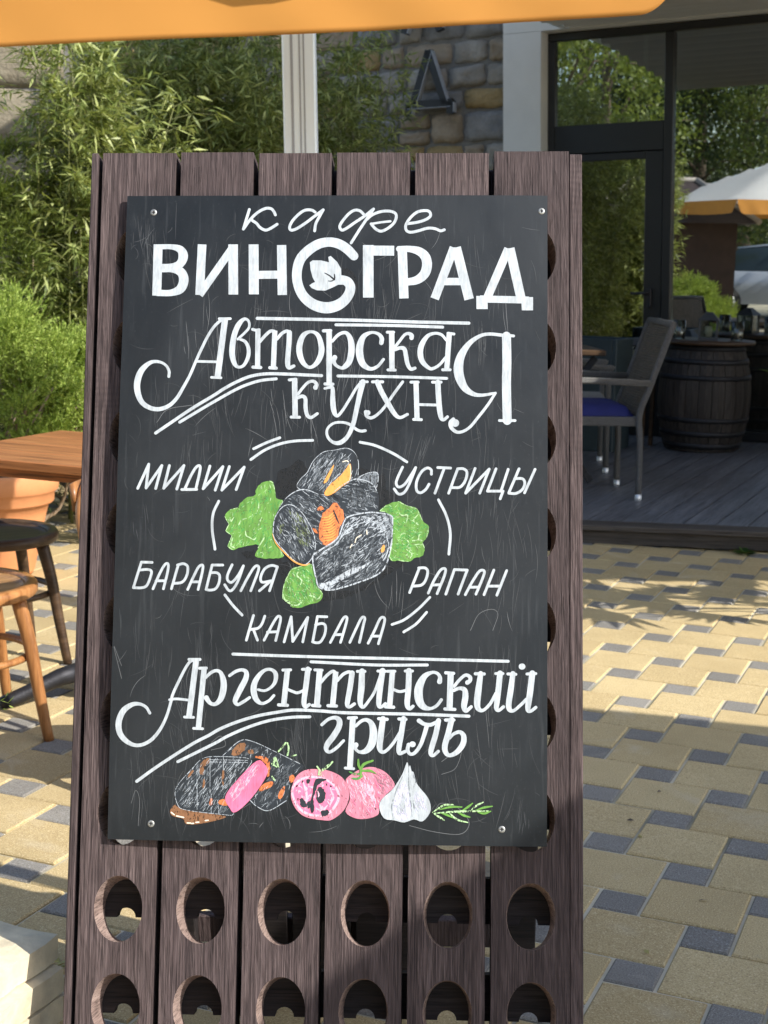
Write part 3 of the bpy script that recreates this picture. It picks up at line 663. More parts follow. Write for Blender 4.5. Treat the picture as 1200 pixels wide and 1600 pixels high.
letter(f2, ('p',0,'808 300 850 293 905 325 945 390 957 450 940 520 918 575 930 480 905 410 850 362 803 358'), mat='paint_black', name='painted_shadow', layer=0)
f = (540,370,6)
letter(f, ('b',16.5,'212 78 213 570'), ('b',15.5,'165 129 455 131'))
letter(f, ('b',14.5,'530 88 547 578'), ('s',[9,10,13,15,15.5,15,13,11],'500 115 600 115 690 137 748 190 763 270 738 350 670 405 580 425'))
f = (650,370,6)
letter(f, ('b',13.5,'356 102 175 582'), ('b',15,'376 100 498 587'), ('b',11.5,'250 420 420 420'), ('p',0,'322 100 412 100 430 140 300 150'))
letter(f, ('b',13,'866 112 668 572'), ('b',14.5,'880 108 985 582'), ('b',11,'600 583 1060 594'), ('p',0,'565 555 670 556 672 678 567 678'), ('p',0,'985 566 1097 566 1097 690 992 690'), ('p',0,'840 108 912 108 930 150 815 150'))
# rules and swashes
def rule(w, s): mb = MB(); ribbon(mb, nums(s), w, 1); mb.build('painted_rule', M['paint_white'], chalk)
rule(5, '402 497.5 550 500.3 640 503 732.5 505'); rule(4.6, '525 507.5 610 508.6 691.7 511.2'); rule(4.5, '528 587.5 615 588.8 698 591.3')
def rulef(f, w, s): mb = MB(); ribbon(mb, [(f[0]+x/f[2], f[1]+y/f[2]) for x, y in nums(s)], w, 1, n=8); mb.build('painted_rule', M['paint_white'], chalk)
f = (200,480,6)
rulef(f, 4.8, '260 1180 400 1085 600 950 800 830 900 765 1020 700 1150 648 1300 625 1500 628 1700 637 1815 642'); rulef(f, 4.5, '485 1078 640 985 800 890 1000 778 1120 725 1250 687 1390 672')
letter(f, ('s',[4.5,4.5,4,4.5,6,9,10,9.5,8,7,6.5,6,5.5,5,4.5,4.5,4.5,4.5,4.5,4.5,4],'383 650 385 600 355 545 290 512 210 520 130 590 90 690 90 790 130 890 210 945 300 955 390 920 460 850 520 750 580 640 640 500 690 390 750 270 810 180 870 125 900 115'), ('b',9.5,'910 112 840 655'), ('l',4,'855 108 960 108'), ('l',4,'783 658 872 662'), ('l',4,'645 508 830 513'))
letter(f, ('s',[4,4,4,4,5,8,8.5,9,9,7,4.5,5,6,6,5,4],'1030 300 1090 245 1135 190 1130 130 1090 112 1040 160 1000 250 980 360 978 450 1000 530 1035 562 1085 545 1125 470 1130 390 1100 325 1050 300'))
f = (350,480,6)
letter(f, ('s',4.5,'268 208 300 216 330 212'), ('b',8,'319 212 315 565'), ('l',5,'272 562 345 566'), ('s',5,'335 325 385 268 435 225 475 228'), ('b',8,'477 220 463 570'), ('l',5,'430 568 490 572'), ('s',5,'495 300 545 245 590 224 612 240'), ('s',[8,8,8,8,6,5],'613 238 610 330 600 450 597 530 610 568 655 552'))
letter(f, ('c',[4.5,8,9.5,8,5,8,9,7],'815 230 740 270 705 390 735 510 805 565 880 510 915 400 885 270'))
f = (500,480,6)
letter(f, ('b',8.5,'86 216 86 715'), ('l',5,'32 222 100 220'), ('l',5,'48 720 120 722'), ('s',[4.5,5,5,6,9,10,9.5,8,5,5,7,8],'115 320 165 265 215 240 255 248 288 310 296 400 278 500 240 552 200 570 150 545 128 505 138 472'))
letter(f, ('s',[7,7,5,4.5,8,11,11.5,10,6,5,4.5],'575 335 578 290 545 250 480 238 410 275 375 360 372 440 400 530 470 578 540 555 595 490'))
letter(f, ('b',8.5,'672 232 675 588'), ('l',4.5,'630 235 690 235'), ('l',4.5,'637 588 705 590'), ('s',[4.5,4.5,4.5,5,7,7],'705 370 745 320 790 262 830 247 858 265 858 288'), ('s',[5,5.5,6.5,7,6.5,5.5,5],'700 400 750 382 790 392 805 450 820 530 850 580 890 572'))
mbk = MB(); ribbon(mbk, [(617.8,521),(617.8,575)], 2, 0, smooth=False); mbk.build('painted_shadow', M['paint_black'], chalk)
f = (620,500,6)
letter(f, ('s',[4,4.5,4.5,6,8.5,9,8,5.5,5,4.5,4.5],'465 190 420 140 360 125 290 150 235 230 220 310 240 390 300 450 340 455 400 420 460 350'), ('b',8,'492 122 468 468'), ('l',4.5,'480 125 535 132'), ('l',4.5,'430 467 500 467'))
letter(f, ('s',14,'1028 152 1032 400 1028 600 1035 942'), ('l',4.3,'962 943 1108 943'), ('s',[4.5,5,5,5.5,8,12,15,14.5,11,7,5,4],'1095 150 990 143 870 132 780 150 680 220 605 330 578 440 590 540 640 640 720 695 800 705 910 688'), ('s',[4,4.5,4.5,4.5,4.5,5,6,6,6],'925 685 850 800 760 915 690 1000 620 1045 560 1050 512 1010 503 962 530 932'), ('d',12,'546 966'))
letter(f, ('b',8,'180 582 190 932'), ('l',4.5,'132 583 200 583'), ('l',4.5,'158 932 230 935'), ('l',4.3,'205 793 380 798'), ('s',[8.5,8.5,8.5,7,5,4.5],'385 585 390 700 400 830 415 915 440 935 475 908'), ('l',4.5,'335 583 415 583'))
f = (440,570,6)
letter(f, ('b',8.5,'122 135 128 490'), ('l',4.5,'72 142 135 135'), ('l',4.5,'90 490 168 492'), ('s',[4.5,4.5,4.5,5,6,7.5],'155 275 200 215 250 165 300 155 328 185 318 213'), ('s',[5,5.5,6,6.5,6,5,4.5],'150 310 195 295 223 320 225 400 240 470 275 495 335 458'))
letter(f, ('s',[4,4.5,6,8,8,5,4.5,4.5,4.5,4.5],'405 222 450 212 478 222 480 330 490 430 520 480 570 430 640 320 700 220 745 165'), ('s',[9,8,7.5,7,6.5,7,5,4.5,4,4,4,4.5,4.5,4.5,4.5],'762 162 735 270 700 430 670 560 620 670 550 730 480 725 430 670 430 600 490 548 570 540 640 560 700 605 745 622 785 618'), ('l',4,'740 160 805 160'))
mbk = MB(); ribbon(mbk, [(525.4,604),(525,625),(528,644)], [3,3,1], 0); mbk.build('painted_shadow', M['paint_black'], chalk)
letter(f, ('s',[8,8,8,7,5,4.5],'897 162 940 260 1000 365 1060 460 1110 495 1180 465'), ('l',4.5,'852 160 948 160'), ('s',[4.5,4.5,4.5,4.5,5,5,6],'1135 160 1050 275 970 390 900 465 840 498 797 480 790 442'), ('d',8,'806 450'))
# the ring of arcs
f = (180,670,3.4286)
for s in ('742 107 810 75 882 48','727 165 800 115 880 82 960 66 1058 62','555 388 525 455 520 540 535 645','588 890 630 945 680 998'): rulef(f, 4.2, s)
f = (500,670,3.243)
for s in ('203 68 280 85 370 125 440 168','600 360 640 440 660 530 653 635'): rulef(f, 4.2, s)
f = (600,870,6)
for s in ('75 635 190 590 320 490 430 380','185 705 300 630 400 520'): rulef(f, 4, s)
f = (200,715,6); w = 4.3
for st in ((('l',w,'92 288 195 62 170 285 318 75 260 290'),), (('l',w,'388 75 335 288 525 75 458 295'),), (('s',w,'535 290 590 170 640 90 675 80 672 140 640 280'),('l',w,'505 300 645 298')), (('l',w,'768 80 705 292 890 85 818 305'),), (('l',w,'950 85 880 305 1090 90 1015 300'),)): letter(f, *st)
f = (600,715,5); w = 4.2
for st in ((('s',w,'145 75 110 150 95 200 115 230 160 210 210 140 248 78'),('s',w,'248 78 200 200 160 270 115 285 80 245')), (('s',w,'370 130 368 95 335 82 290 115 255 190 255 255 285 275 325 250 352 208'),), (('l',w,'420 78 520 82'),('l',w,'470 85 398 278')),
           (('l',w,'575 90 505 278'),('s',w,'575 88 620 88 648 115 635 180 595 230 535 235')), (('l',w,'712 85 638 278 822 90 748 278'),), (('l',w,'875 88 808 262 930 262'),('l',w,'970 92 915 260'),('l',w,'930 262 908 322')), (('l',w,'1055 88 975 275'),('s',w,'1020 165 1080 165 1100 200 1080 250 1030 280 975 278'),('l',w,'1180 92 1098 275'))): letter(f, *st)
f = (195,870,4.8); w = 4.1
for st in ((('l',w,'205 42 125 40 65 230'),('s',w,'110 100 170 95 200 110 190 160 165 215 130 232 65 232')), (('s',w,'212 240 260 130 300 60 325 55 322 110 290 240'),('l',w,'235 180 300 180')), (('l',w,'400 65 350 240'),('s',w,'395 62 440 52 472 75 465 140 430 190 365 200')), (('s',w,'472 245 520 140 555 75 585 65 580 120 550 245'),('l',w,'500 188 565 188')),
           (('l',w,'735 62 655 62 610 245'),('s',w,'640 120 690 120 712 145 705 200 680 240 640 250 610 245')), (('s',w,'805 60 770 140 775 180 805 190 850 140 890 68'),('s',w,'890 68 850 180 810 245 780 252 750 210')), (('s',w,'870 255 920 160 970 80 1000 70 1000 110 945 255'),), (('s',w,'1145 75 1100 65 1050 90 1020 150 1030 190 1100 180'),('l',w,'1145 75 1085 255'),('l',w,'1085 190 1010 255'))): letter(f, *st)
f = (370,920,4.8); w = 4.1
for st in ((('l',w,'125 200 72 385'),('s',w,'210 205 190 260 160 295 105 305'),('l',w,'125 305 155 385')), (('s',w,'205 385 255 290 300 215 325 210 325 250 292 388'),('l',w,'230 325 305 322')), (('l',w,'355 398 408 210 420 395 532 215 495 398'),), (('l',w,'675 210 605 208 570 395'),('s',w,'590 270 640 260 665 280 660 340 630 395 600 405 568 398')),
           (('s',w,'702 402 750 310 800 220 825 215 820 260 778 402'),('l',w,'735 345 795 342')), (('s',w,'848 402 890 310 935 220 960 220 950 270 920 402'),), (('s',w,'985 408 1030 320 1075 225 1105 218 1105 260 1062 412'),('l',w,'1010 355 1075 355'))): letter(f, *st)
f = (600,870,6); w = 4.2
for st in ((('l',w,'330 110 240 335'),('s',w,'325 105 385 105 410 140 390 220 350 265 275 275')), (('s',w,'415 340 470 220 530 125 575 115 565 180 498 345'),('l',w,'450 265 525 262')), (('l',w,'580 350 660 120 780 125 695 350'),), (('s',w,'762 355 830 230 895 135 940 135 925 200 862 350'),('l',w,'800 285 880 285')), (('l',w,'1030 125 938 355'),('l',w,'1150 130 1058 360'),('l',w,'985 275 1085 275'))): letter(f, *st)
# second script heading
f = (170,1010,6)
letter(f, ('s',[4.5,4.5,5,7,9,9.5,9,8,6,5.5,5.5,5,4.5,4.5,4.5,4.5,4.5,4.5,4.5],'385 625 350 570 290 540 220 545 140 600 95 700 100 800 150 875 230 922 310 922 400 875 480 780 540 660 580 530 600 450 650 340 710 220 760 145 800 130'), ('b',9,'820 125 752 662'), ('l',4.5,'752 122 855 122'), ('l',4.2,'710 662 795 665'), ('s',4,'570 500 640 492 760 505'))
letter(f, ('b',8.5,'895 200 840 768'), ('l',4.5,'850 205 915 203'), ('l',4.2,'795 768 880 772'), ('s',[4.5,5,5,6,9,10,9,6,6,8],'905 295 960 245 1010 227 1050 248 1075 320 1075 400 1050 490 1000 540 950 530 915 482'))
rulef(f, 4.8, '262 1265 420 1150 600 1030 800 905 930 838 1050 770 1220 702 1400 650 1600 614 1746 596 2000 606 2220 622 2880 636 3376 654'); rulef(f, 4.6, '648 1080 800 1005 1000 905 1120 838 1320 752 1520 692 1720 664 1885 660')
rule(4.6, '364 1022 450 1025 540 1027.4 660 1030 794 1033.3'); rule(4.5, '486 1034 586 1039 667.6 1039')
f = (290,1010,6)
letter(f, ('s',[4.5,5,5,7,8.5,9,8.5,7,5,5,4.5],'412 275 470 235 530 220 568 242 565 300 520 390 475 480 465 520 490 545 540 520 600 480'))
letter(f, ('s',[4,4,4.5,6,7,5,5,7,9,9.5,8,5,4.5,4.5],'680 405 740 415 800 385 840 330 845 260 810 220 750 220 690 270 645 350 640 430 665 500 715 535 780 510 828 460'))
letter(f, ('b',8.5,'955 215 920 548'), ('l',4.5,'912 222 985 220'), ('l',5,'872 548 955 552'), ('s',4.5,'955 402 1010 425 1050 435 1110 412'), ('s',[8.5,8.5,8,6,5],'1147 215 1130 360 1110 520 1125 565 1160 545'), ('l',4.4,'1095 215 1170 215'))
f = (430,1010,5.4545)
letter(f, ('b',9,'380 198 355 505'), ('l',4.5,'338 200 400 203'), ('l',5,'318 503 380 508'), ('s',5,'390 305 440 248 490 212 518 228'), ('b',8.5,'516 215 490 505'), ('l',5,'450 505 522 508'), ('s',5,'528 292 580 238 630 217 655 235'), ('s',[8.5,8.5,8,7,5,5],'655 228 640 340 620 450 615 500 635 515 675 490'))
letter(f, ('s',[9,10,9,7,5,4.5,4.5,4.5],'740 212 735 350 725 450 730 500 755 515 800 460 850 380 900 240'), ('l',4.5,'700 213 765 213'), ('s',[9,9,8.5,7,5,5],'915 208 895 350 885 450 885 505 905 515 940 488'), ('l',4.5,'875 210 940 212'))
letter(f, ('b',8.5,'1000 208 975 515'), ('l',4.5,'958 212 1020 212'), ('l',5,'940 515 1010 518'), ('s',4.5,'1005 366 1060 385 1115 375'), ('s',[9,9,8.5,6,5],'1140 208 1135 360 1125 490 1145 530 1175 510'), ('l',4.5,'1108 210 1170 210'))
f = (630,1010,5.4545)
letter(f, ('s',[8,6,5,5,9,13,13,10,5,5,5],'310 300 313 262 290 230 245 222 180 258 135 350 135 450 170 512 230 530 285 505 325 455'))
letter(f, ('b',9.5,'405 220 395 533'), ('l',5,'362 225 430 230'), ('l',5,'355 533 440 537'), ('s',[5,5,5,6,6,7],'435 340 480 285 530 245 568 260 570 290 547 308'), ('s',[5,5.5,8,9.5,9,6,5],'430 375 480 357 523 372 530 430 518 510 535 550 580 515'))
letter(f, ('s',[8,10,10,8,5,5,5],'660 232 640 380 630 480 640 530 680 545 740 490 790 400'), ('l',5,'615 233 690 235'), ('s',[9,9,8.5,7,5,5],'825 230 810 380 798 480 795 530 815 545 855 515'), ('l',4.5,'788 232 850 232'))
letter(f, ('s',[8,9,9,8,5,5,5],'935 232 915 380 900 480 905 535 940 548 1000 500 1050 450'), ('l',4.5,'892 235 960 238'), ('s',[9.5,9.5,9,7,5,5],'1100 230 1080 400 1065 500 1065 545 1090 550 1130 520'), ('l',4.5,'1055 235 1130 232'), ('d',9.5,'1013 172'))
f = (490,1100,4.8)
letter(f, ('s',[5,5,6,8.5,9,9.5,9,7,5,5,4.5],'62 155 110 115 160 102 192 122 190 170 150 240 105 300 95 340 120 360 170 330 225 275'))
letter(f, ('b',9,'295 100 272 482'), ('l',5,'262 105 320 102'), ('l',4.5,'238 480 300 485'), ('s',[5,5,6,9,12,12,9,5,5,8],'315 165 360 127 400 120 435 150 450 220 435 300 395 350 345 360 314 335 318 307'))
letter(f, ('s',[9,9.5,9,6,5,5,5],'520 112 505 230 495 320 510 358 545 350 600 290 650 210'), ('l',5,'488 110 552 115'), ('s',[8.5,8.5,8,6,5],'675 110 655 240 640 330 645 370 690 355'), ('l',5,'640 112 692 115'))
letter(f, ('s',[7,6,6,5],'790 125 830 150 880 155 930 130'), ('s',[7,6.5,6,5.5,5,6,6],'850 160 830 230 800 310 760 365 725 375 705 345 712 305'), ('d',9,'742 302'), ('s',[8,8.5,8.5,7,5,5],'937 125 915 230 885 330 880 375 900 385 935 355'))
letter(f, ('s',[9,9,9,8,6,8,9,8,6,5,5],'1035 118 1010 220 985 310 990 360 1020 385 1075 360 1120 300 1125 240 1095 210 1050 225 1020 255'), ('l',5,'990 120 1052 120'))

# ---- paintings
def fr_(f, s): return [(f[0]+x/f[2], f[1]+y/f[2]) for x, y in nums(s)]
def art(name, label, *ops, mid=None):
    """one painted subject: a base fill mesh with its brush strokes as sub-parts"""
    root = None
    for mat, fn in ops:
        mb = MB(); fn(mb); o = mb.build(name if root is None else 'brush_stroke', M[mat], root or chalk)
        if root is None: root = o; o['label'] = label
    if mid:
        for poly, n_m, ang_m, lay in mid:
            mb = MB(); hatch(mb, poly, n_m, ang_m, 20, 3.6, lay+.5, n_m, .35); mb.build('brush_stroke', M['paint_slate_mid'], root)
    return root
m6, m7, m8 = (340,690,6.667), (480,690,6), (420,780,5.4545)
for k, P in enumerate(([(432,742),(450,730),(470,718),(480,740),(468,765),(450,790),(436,785)], [(560,735),(575,735),(590,745),(602,742),(605,765),(620,778),(598,792),(588,800),(570,790)], [(495,918),(520,926),(560,918),(590,905),(605,885),(625,872),(634,880),(615,890),(598,905),(560,925),(545,932),(505,940)], [(430,880),(450,878),(475,885),(470,905),(448,915)], [(378,866),(395,860),(402,870),(390,874)])):
    mb = MB(); fill(mb, P, 0, jag=2.3, seed=k); mb.build('painted_shadow', M['paint_black'], chalk)
LL = fr_(m6, '75 780 130 710 210 690 230 650 290 590 390 560 400 500 460 430 540 410 580 430 600 540 610 590 670 610 680 650 600 780 570 930 600 1040 690 1190 610 1215 470 1215 390 1190 430 1100 400 1070 250 1100 160 1130 105 1090 150 980 85 930 120 860')
LR = fr_(m7, '680 650 740 600 850 560 930 600 1030 630 1080 740 1140 800 1120 900 1080 950 1100 1000 1080 1070 1010 1090 950 1125 860 1115 800 1120 770 1080 800 950 800 760 740 660')
LB = fr_(m8, '135 710 190 600 280 570 370 555 390 640 420 750 460 810 430 870 340 900 260 925 190 915 175 870 120 850 120 790')
for k, (L, lab, curls) in enumerate(((LL, 'green lettuce leaf painted left of the mussels', ['430 640 425 700 410 740','460 790 430 860 425 920','490 950 480 1010 420 1110','220 870 250 820 300 800','290 930 300 980 340 1000','130 790 140 830 170 790','160 1000 140 1080 180 1110','330 1000 380 1020 400 1000']),
                    (LR, 'green lettuce leaf painted right of the mussels', []), (LB, 'green lettuce leaf painted below the mussels', []))):
    def strokes(mb, L=L, curls=curls, k=k):
        for s in curls: ribbon(mb, fr_(m6, s), [1, 2.2, 1], 3)
        if k == 1:
            for s in ('850 640 880 690 940 690 930 760','1040 680 1000 740 1040 780','900 900 950 940 940 990','930 1010 980 1050 970 1090','1050 870 1040 920 990 930','1000 970 1060 960'): ribbon(mb, fr_(m7, s), [1, 2, 2, 1][:len(nums(s))], 3)
        if k == 2:
            for s in ('250 620 240 650 280 690 270 730','340 820 380 830 420 850 445 815','190 900 240 905 280 880','120 800 140 860 180 890'): ribbon(mb, fr_(m8, s), [1.2, 2.2, 2.2, 1.2][:len(nums(s))], 3)
        n = len(L)
        r = random.Random(k)
        for _ in range(14):
            i = r.randrange(n); a, b = L[i], L[(i+1) % n]; c = ((a[0]+b[0])/2, (a[1]+b[1])/2); ribbon(mb, [a, c, b], [.6, 1.4, .6], 3, cap=False)
    art('lettuce_painting', lab, ('paint_green', lambda mb, L=L, k=k: fill(mb, L, 1, jag=.7, seed=k)), ('paint_green_dark', lambda mb, L=L, k=k: hatch(mb, L, 90, -1.2+k, 12, 1.8, 2, k+10, .8)), ('paint_olive', lambda mb, L=L, k=k: hatch(mb, L, 45, -.4+k, 10, 1.2, 2, k+40, .8)), ('paint_green_light', lambda mb, L=L, k=k: hatch(mb, L, 70, -1.+k, 8, .9, 2, k+20, 1.0)), ('paint_green_light', strokes))
A_ = fr_(m7, '-95 425 -60 350 0 290 60 180 150 100 260 80 370 62 440 100 480 190 478 300 470 340 400 370 250 470 160 500 0 470')
B_ = fr_(m7, '240 480 330 410 440 350 540 360 620 400 665 480 670 620 640 655 400 690 350 690 320 570')
T_ = fr_(m7, '480 345 570 295 660 295 660 400 640 430 590 380')
C_ = fr_(m6, '600 800 720 580 830 510 930 500 1050 545 1200 580 1310 640 1400 800 1310 920 1180 1090 1060 1140 900 1200 700 1000')
Ci = fr_(m6, '580 930 600 790 680 680 770 660 860 720 940 830 1000 960 1020 1100 980 1220 900 1285 800 1240 680 1120 600 1020')
D_ = fr_(m8, '375 520 400 460 580 340 640 200 680 150 800 120 920 115 1040 140 1055 200 1045 380 1000 560 930 640 820 690 640 750 520 775 430 750 400 660')
def outline(mb, L, w, layer, seed=0, closed=True): ribbon(mb, L, w, layer, closed=closed, n=4)
art('mussel_painting', 'painted open mussel with orange flesh, uppermost of the group', ('paint_slate', lambda mb: fill(mb, A_, 1)), ('paint_slate_light', lambda mb: hatch(mb, A_, 120, -1.0, 16, 1.3, 2, 1, .25)), ('paint_silver', lambda mb: (hatch(mb, A_, 60, -1.0, 14, .9, 3, 2, .3), outline(mb, A_, .9, 3))),
    ('paint_slate', lambda mb: fill(mb, fr_(m7,'300 90 400 75 460 130 475 220 470 300 420 330 415 200 380 130'), 3)), ('paint_orange', lambda mb: (fill(mb, fr_(m7,'160 490 190 430 250 370 330 300 400 205 412 290 400 370 330 420 240 490 190 510'), 4, jag=.5), fill(mb, fr_(m7,'155 390 180 330 250 215 235 280 190 370'), 4))), ('paint_cream', lambda mb: (ribbon(mb, fr_(m7,'335 190 370 180 385 190'), 1.6, 5), ribbon(mb, fr_(m7,'400 215 410 290 400 360'), .9, 5))), mid=[(A_, 70, -1.0, 1)])
art('mussel_painting', 'dark painted mussel tip, smallest of the group', ('paint_slate_light', lambda mb: fill(mb, T_, 1)), ('paint_silver', lambda mb: outline(mb, T_, .9, 2)))
art('mussel_painting', 'closed dark painted mussel at the right of the group', ('paint_slate', lambda mb: fill(mb, B_, 2)), ('paint_slate_light', lambda mb: hatch(mb, B_, 70, .3, 12, 1.0, 3, 3, .9)), ('paint_silver', lambda mb: (ribbon(mb, fr_(m7,'240 480 330 410 440 355 540 365 620 405 660 480'), [.8,1.2,1.8,1.4,1.6,.8], 4), hatch(mb, B_, 40, .5, 9, .8, 4, 4, .9))), mid=[(B_, 45, .3, 2)])
art('mussel_painting', 'painted mussel seen into its open shell with orange flesh at the left', ('paint_slate', lambda mb: fill(mb, C_, 3)), ('paint_slate_light', lambda mb: hatch(mb, C_, 120, .55, 15, 1.1, 4, 5, .3)), ('paint_silver', lambda mb: (ribbon(mb, fr_(m6,'640 690 720 585 830 512 930 503 1050 550'), [.7,1,1.6,1.6,.8], 5), hatch(mb, C_, 70, .6, 12, .9, 5, 6, .35))),
    ('paint_slate', lambda mb: fill(mb, Ci, 5)), ('paint_olive', lambda mb: (hatch(mb, fr_(m6,'740 700 850 740 930 850 980 980 960 1120 860 1080 780 900'), 70, 1.1, 12, 1.6, 6, 77, .4), fill(mb, fr_(m6,'650 880 690 860 680 920 650 960'), 6))), ('paint_slate_light', lambda mb: hatch(mb, Ci, 80, 1.0, 12, 1.0, 6, 7, .35)), ('paint_silver', lambda mb: (outline(mb, Ci, 1.2, 7), hatch(mb, Ci, 50, 1.0, 10, .9, 7, 8, .4))),
    ('paint_orange', lambda mb: ribbon(mb, fr_(m6,'570 960 610 1060 690 1150 800 1250 900 1288 960 1270'), [.6,1.2,1.8,2.2,2.4,.8], 8)),
    ('paint_rust', lambda mb: (fill(mb, fr_(m7,'110 860 140 690 190 640 250 575 300 600 350 700 310 800 280 920 180 975 130 930'), 6, jag=1.0, seed=9), fill(mb, fr_(m7,'95 630 130 605 155 630 110 650'), 6, jag=.5), fill(mb, fr_(m7,'50 810 80 820 100 860 70 850'), 6))),
    ('paint_orange', lambda mb: [ribbon(mb, fr_(m7, f'{140+i*2} {715+i*24} {200+i*3} {705+i*24} {255+i*2} {660+i*26}'), [.8,2.2,.8], 7) for i in range(10)]),
    ('paint_slate', lambda mb: ribbon(mb, fr_(m7,'245 640 270 700 300 770'), [1,2.4,1], 8)), mid=[(C_, 60, .55, 3), (Ci, 45, 1.0, 5)])
art('mussel_painting', 'large silvery painted mussel lying in front of the group', ('paint_slate', lambda mb: fill(mb, D_, 5)), ('paint_slate_light', lambda mb: (fill(mb, fr_(m8,'910 200 960 130 1040 145 1052 210 1040 330 990 330 960 280'), 6), hatch(mb, D_, 300, -.75, 15, 1.3, 6, 10, .4))),
    ('paint_silver', lambda mb: (outline(mb, D_, 2.2, 8), hatch(mb, D_, 110, -.7, 14, 1.0, 7, 11, .5), hatch(mb, fr_(m8,'400 500 600 340 680 160 920 120 1040 150 1000 330 800 220 640 330 480 480'), 90, -.5, 12, 1.4, 7, 12, .5), fill(mb, fr_(m8,'430 715 500 712 590 660 680 600 780 575 860 540 780 610 690 650 580 720 520 765 450 755'), 7), [ribbon(mb, fr_(m8, s), [.7,1.6,1.6,.7], 8) for s in ('400 520 470 450 590 370 640 250','590 370 640 300 700 240 800 200','1000 300 1020 400 990 500 900 600')])),
    ('paint_slate', lambda mb: [ribbon(mb, fr_(m8, s), [.5,2.0,.5], 9) for s in ('520 745 640 690 800 620','480 700 600 640 700 590')]), ('paint_cream', lambda mb: [ribbon(mb, fr_(m8, s), 1.4, 9) for s in ('695 415 710 385','735 370 750 330 790 305','835 265 838 300')]), ('paint_orange', lambda mb: fill(mb, fr_(m8,'955 435 975 390 990 400 985 440 965 455'), 9)), mid=[(D_, 110, -.75, 5)])
s1 = (255,1140,5.4545)
SA = fr_(s1, '510 220 650 100 760 100 960 190 1170 290 1190 330 1090 420 1060 600 900 690 800 650 740 600 900 400 860 260 760 250')
SB = fr_(s1, '110 500 250 330 350 240 520 230 740 250 720 330 560 530 540 600 600 720 480 720 200 685 125 640')
art('steak_painting', 'dark painted steak behind the sliced one', ('paint_slate', lambda mb: fill(mb, SA, 1)), ('paint_slate_light', lambda mb: hatch(mb, SA, 60, -.9, 10, .9, 2, 1, .6)), ('paint_silver', lambda mb: (ribbon(mb, fr_(s1,'510 220 650 98 760 100 960 190 1165 290'), .9, 3), ribbon(mb, fr_(s1,'740 600 800 655 900 690 1050 605'), 1, 3), hatch(mb, SA, 45, -1.1, 9, .8, 3, 2, .6))),
    ('paint_brown', lambda mb: (fill(mb, fr_(s1,'580 200 640 120 700 120 680 190 600 220'), 3, jag=1.2), fill(mb, fr_(s1,'720 180 760 170 770 200 730 205'), 3, jag=.6))), ('paint_rust', lambda mb: (fill(mb, fr_(s1,'780 230 860 230 900 260 910 350 890 400 880 310 850 265'), 3, jag=1), fill(mb, fr_(s1,'815 510 860 460 930 440 940 470 880 505 830 525'), 3, jag=.6), fill(mb, fr_(s1,'980 580 990 530 1035 480 1030 540 1000 590'), 3, jag=.5), fill(mb, fr_(s1,'1080 450 1075 400 1110 385 1120 420 1095 450'), 3, jag=.6))), mid=[(SA, 40, -.9, 1)])
art('steak_painting', 'painted grilled steak with white grill hatching', ('paint_slate', lambda mb: fill(mb, SB, 4)), ('paint_slate_light', lambda mb: hatch(mb, SB, 110, -1.0, 16, 1.1, 5, 3, .25)), ('paint_silver', lambda mb: (outline(mb, SB, .8, 6), hatch(mb, SB, 110, -1.0, 15, .8, 6, 4, .25), [ribbon(mb, fr_(s1, s), .7, 6, smooth=False) for s in ('290 420 290 680','400 240 400 540','515 230 510 500','640 250 640 350','410 560 410 715','465 600 475 715','400 255 720 262','400 275 720 280')])),
    ('paint_brown', lambda mb: (fill(mb, fr_(s1,'310 370 320 290 370 240 395 250 380 290 350 320 345 380'), 6, jag=1), fill(mb, fr_(s1,'335 490 345 420 358 440 350 490'), 6, jag=.4), fill(mb, fr_(s1,'500 430 505 350 520 360 515 480'), 6, jag=.4), fill(mb, fr_(s1,'210 400 240 350 260 350 230 400'), 6, jag=.4))), ('paint_rust', lambda mb: (fill(mb, fr_(s1,'470 610 530 590 550 640 490 640'), 6, jag=.8), fill(mb, fr_(s1,'395 640 400 590 418 590 415 640'), 6, jag=.4))), mid=[(SB, 60, -1.0, 4)])
PK = fr_(s1, '530 570 640 420 800 265 870 300 890 370 810 510 700 640 610 705 570 670')
art('meat_painting', 'pink painted slice of rare meat', ('paint_pink', lambda mb: fill(mb, PK, 8)), ('paint_pink_light', lambda mb: (hatch(mb, fr_(s1,'540 560 645 425 790 275 850 300 700 500 600 620'), 80, -.9, 10, 1.2, 9, 1, .3))), ('paint_pink', lambda mb: hatch(mb, PK, 60, -1.1, 9, .9, 10, 2, .3)))
art('sauce_painting', 'brown painted sauce under the steak', ('paint_brown', lambda mb: fill(mb, fr_(s1,'60 690 100 640 130 660 300 700 520 735 500 760 330 800 200 805 170 760 80 735'), 3)), ('paint_cream', lambda mb: [ribbon(mb, fr_(s1, s), 2, 4) for s in ('70 705 95 725','115 735 175 748','205 795 235 796','245 800 260 798','280 790 305 788','360 775 385 772')]))
art('herb_painting', 'small green painted herb sprig at the steak', ('paint_green_light', lambda mb: [ribbon(mb, fr_(s1, s), w_, 9) for s, w_ in (('985 185 1020 145 1045 112',2.6),('1060 115 1070 160 1060 220',2.6),('1100 225 1135 215',2),('940 300 955 240 980 320',3.5),('930 290 970 315',3),('930 400 950 430',2.5))]))
tm = (440,1170,6)
TA = fr_(tm, '90 400 130 270 220 200 340 190 460 210 570 270 625 370 630 470 580 580 480 660 400 670 230 640 140 570 95 480')
TI = fr_(tm, '88 400 130 310 230 258 350 258 460 300 532 380 545 470 500 560 430 622 330 637 220 612 130 530')
TJ = fr_(tm, '110 400 150 325 235 280 350 278 450 318 510 385 522 465 480 545 420 600 330 615 230 590 150 515')
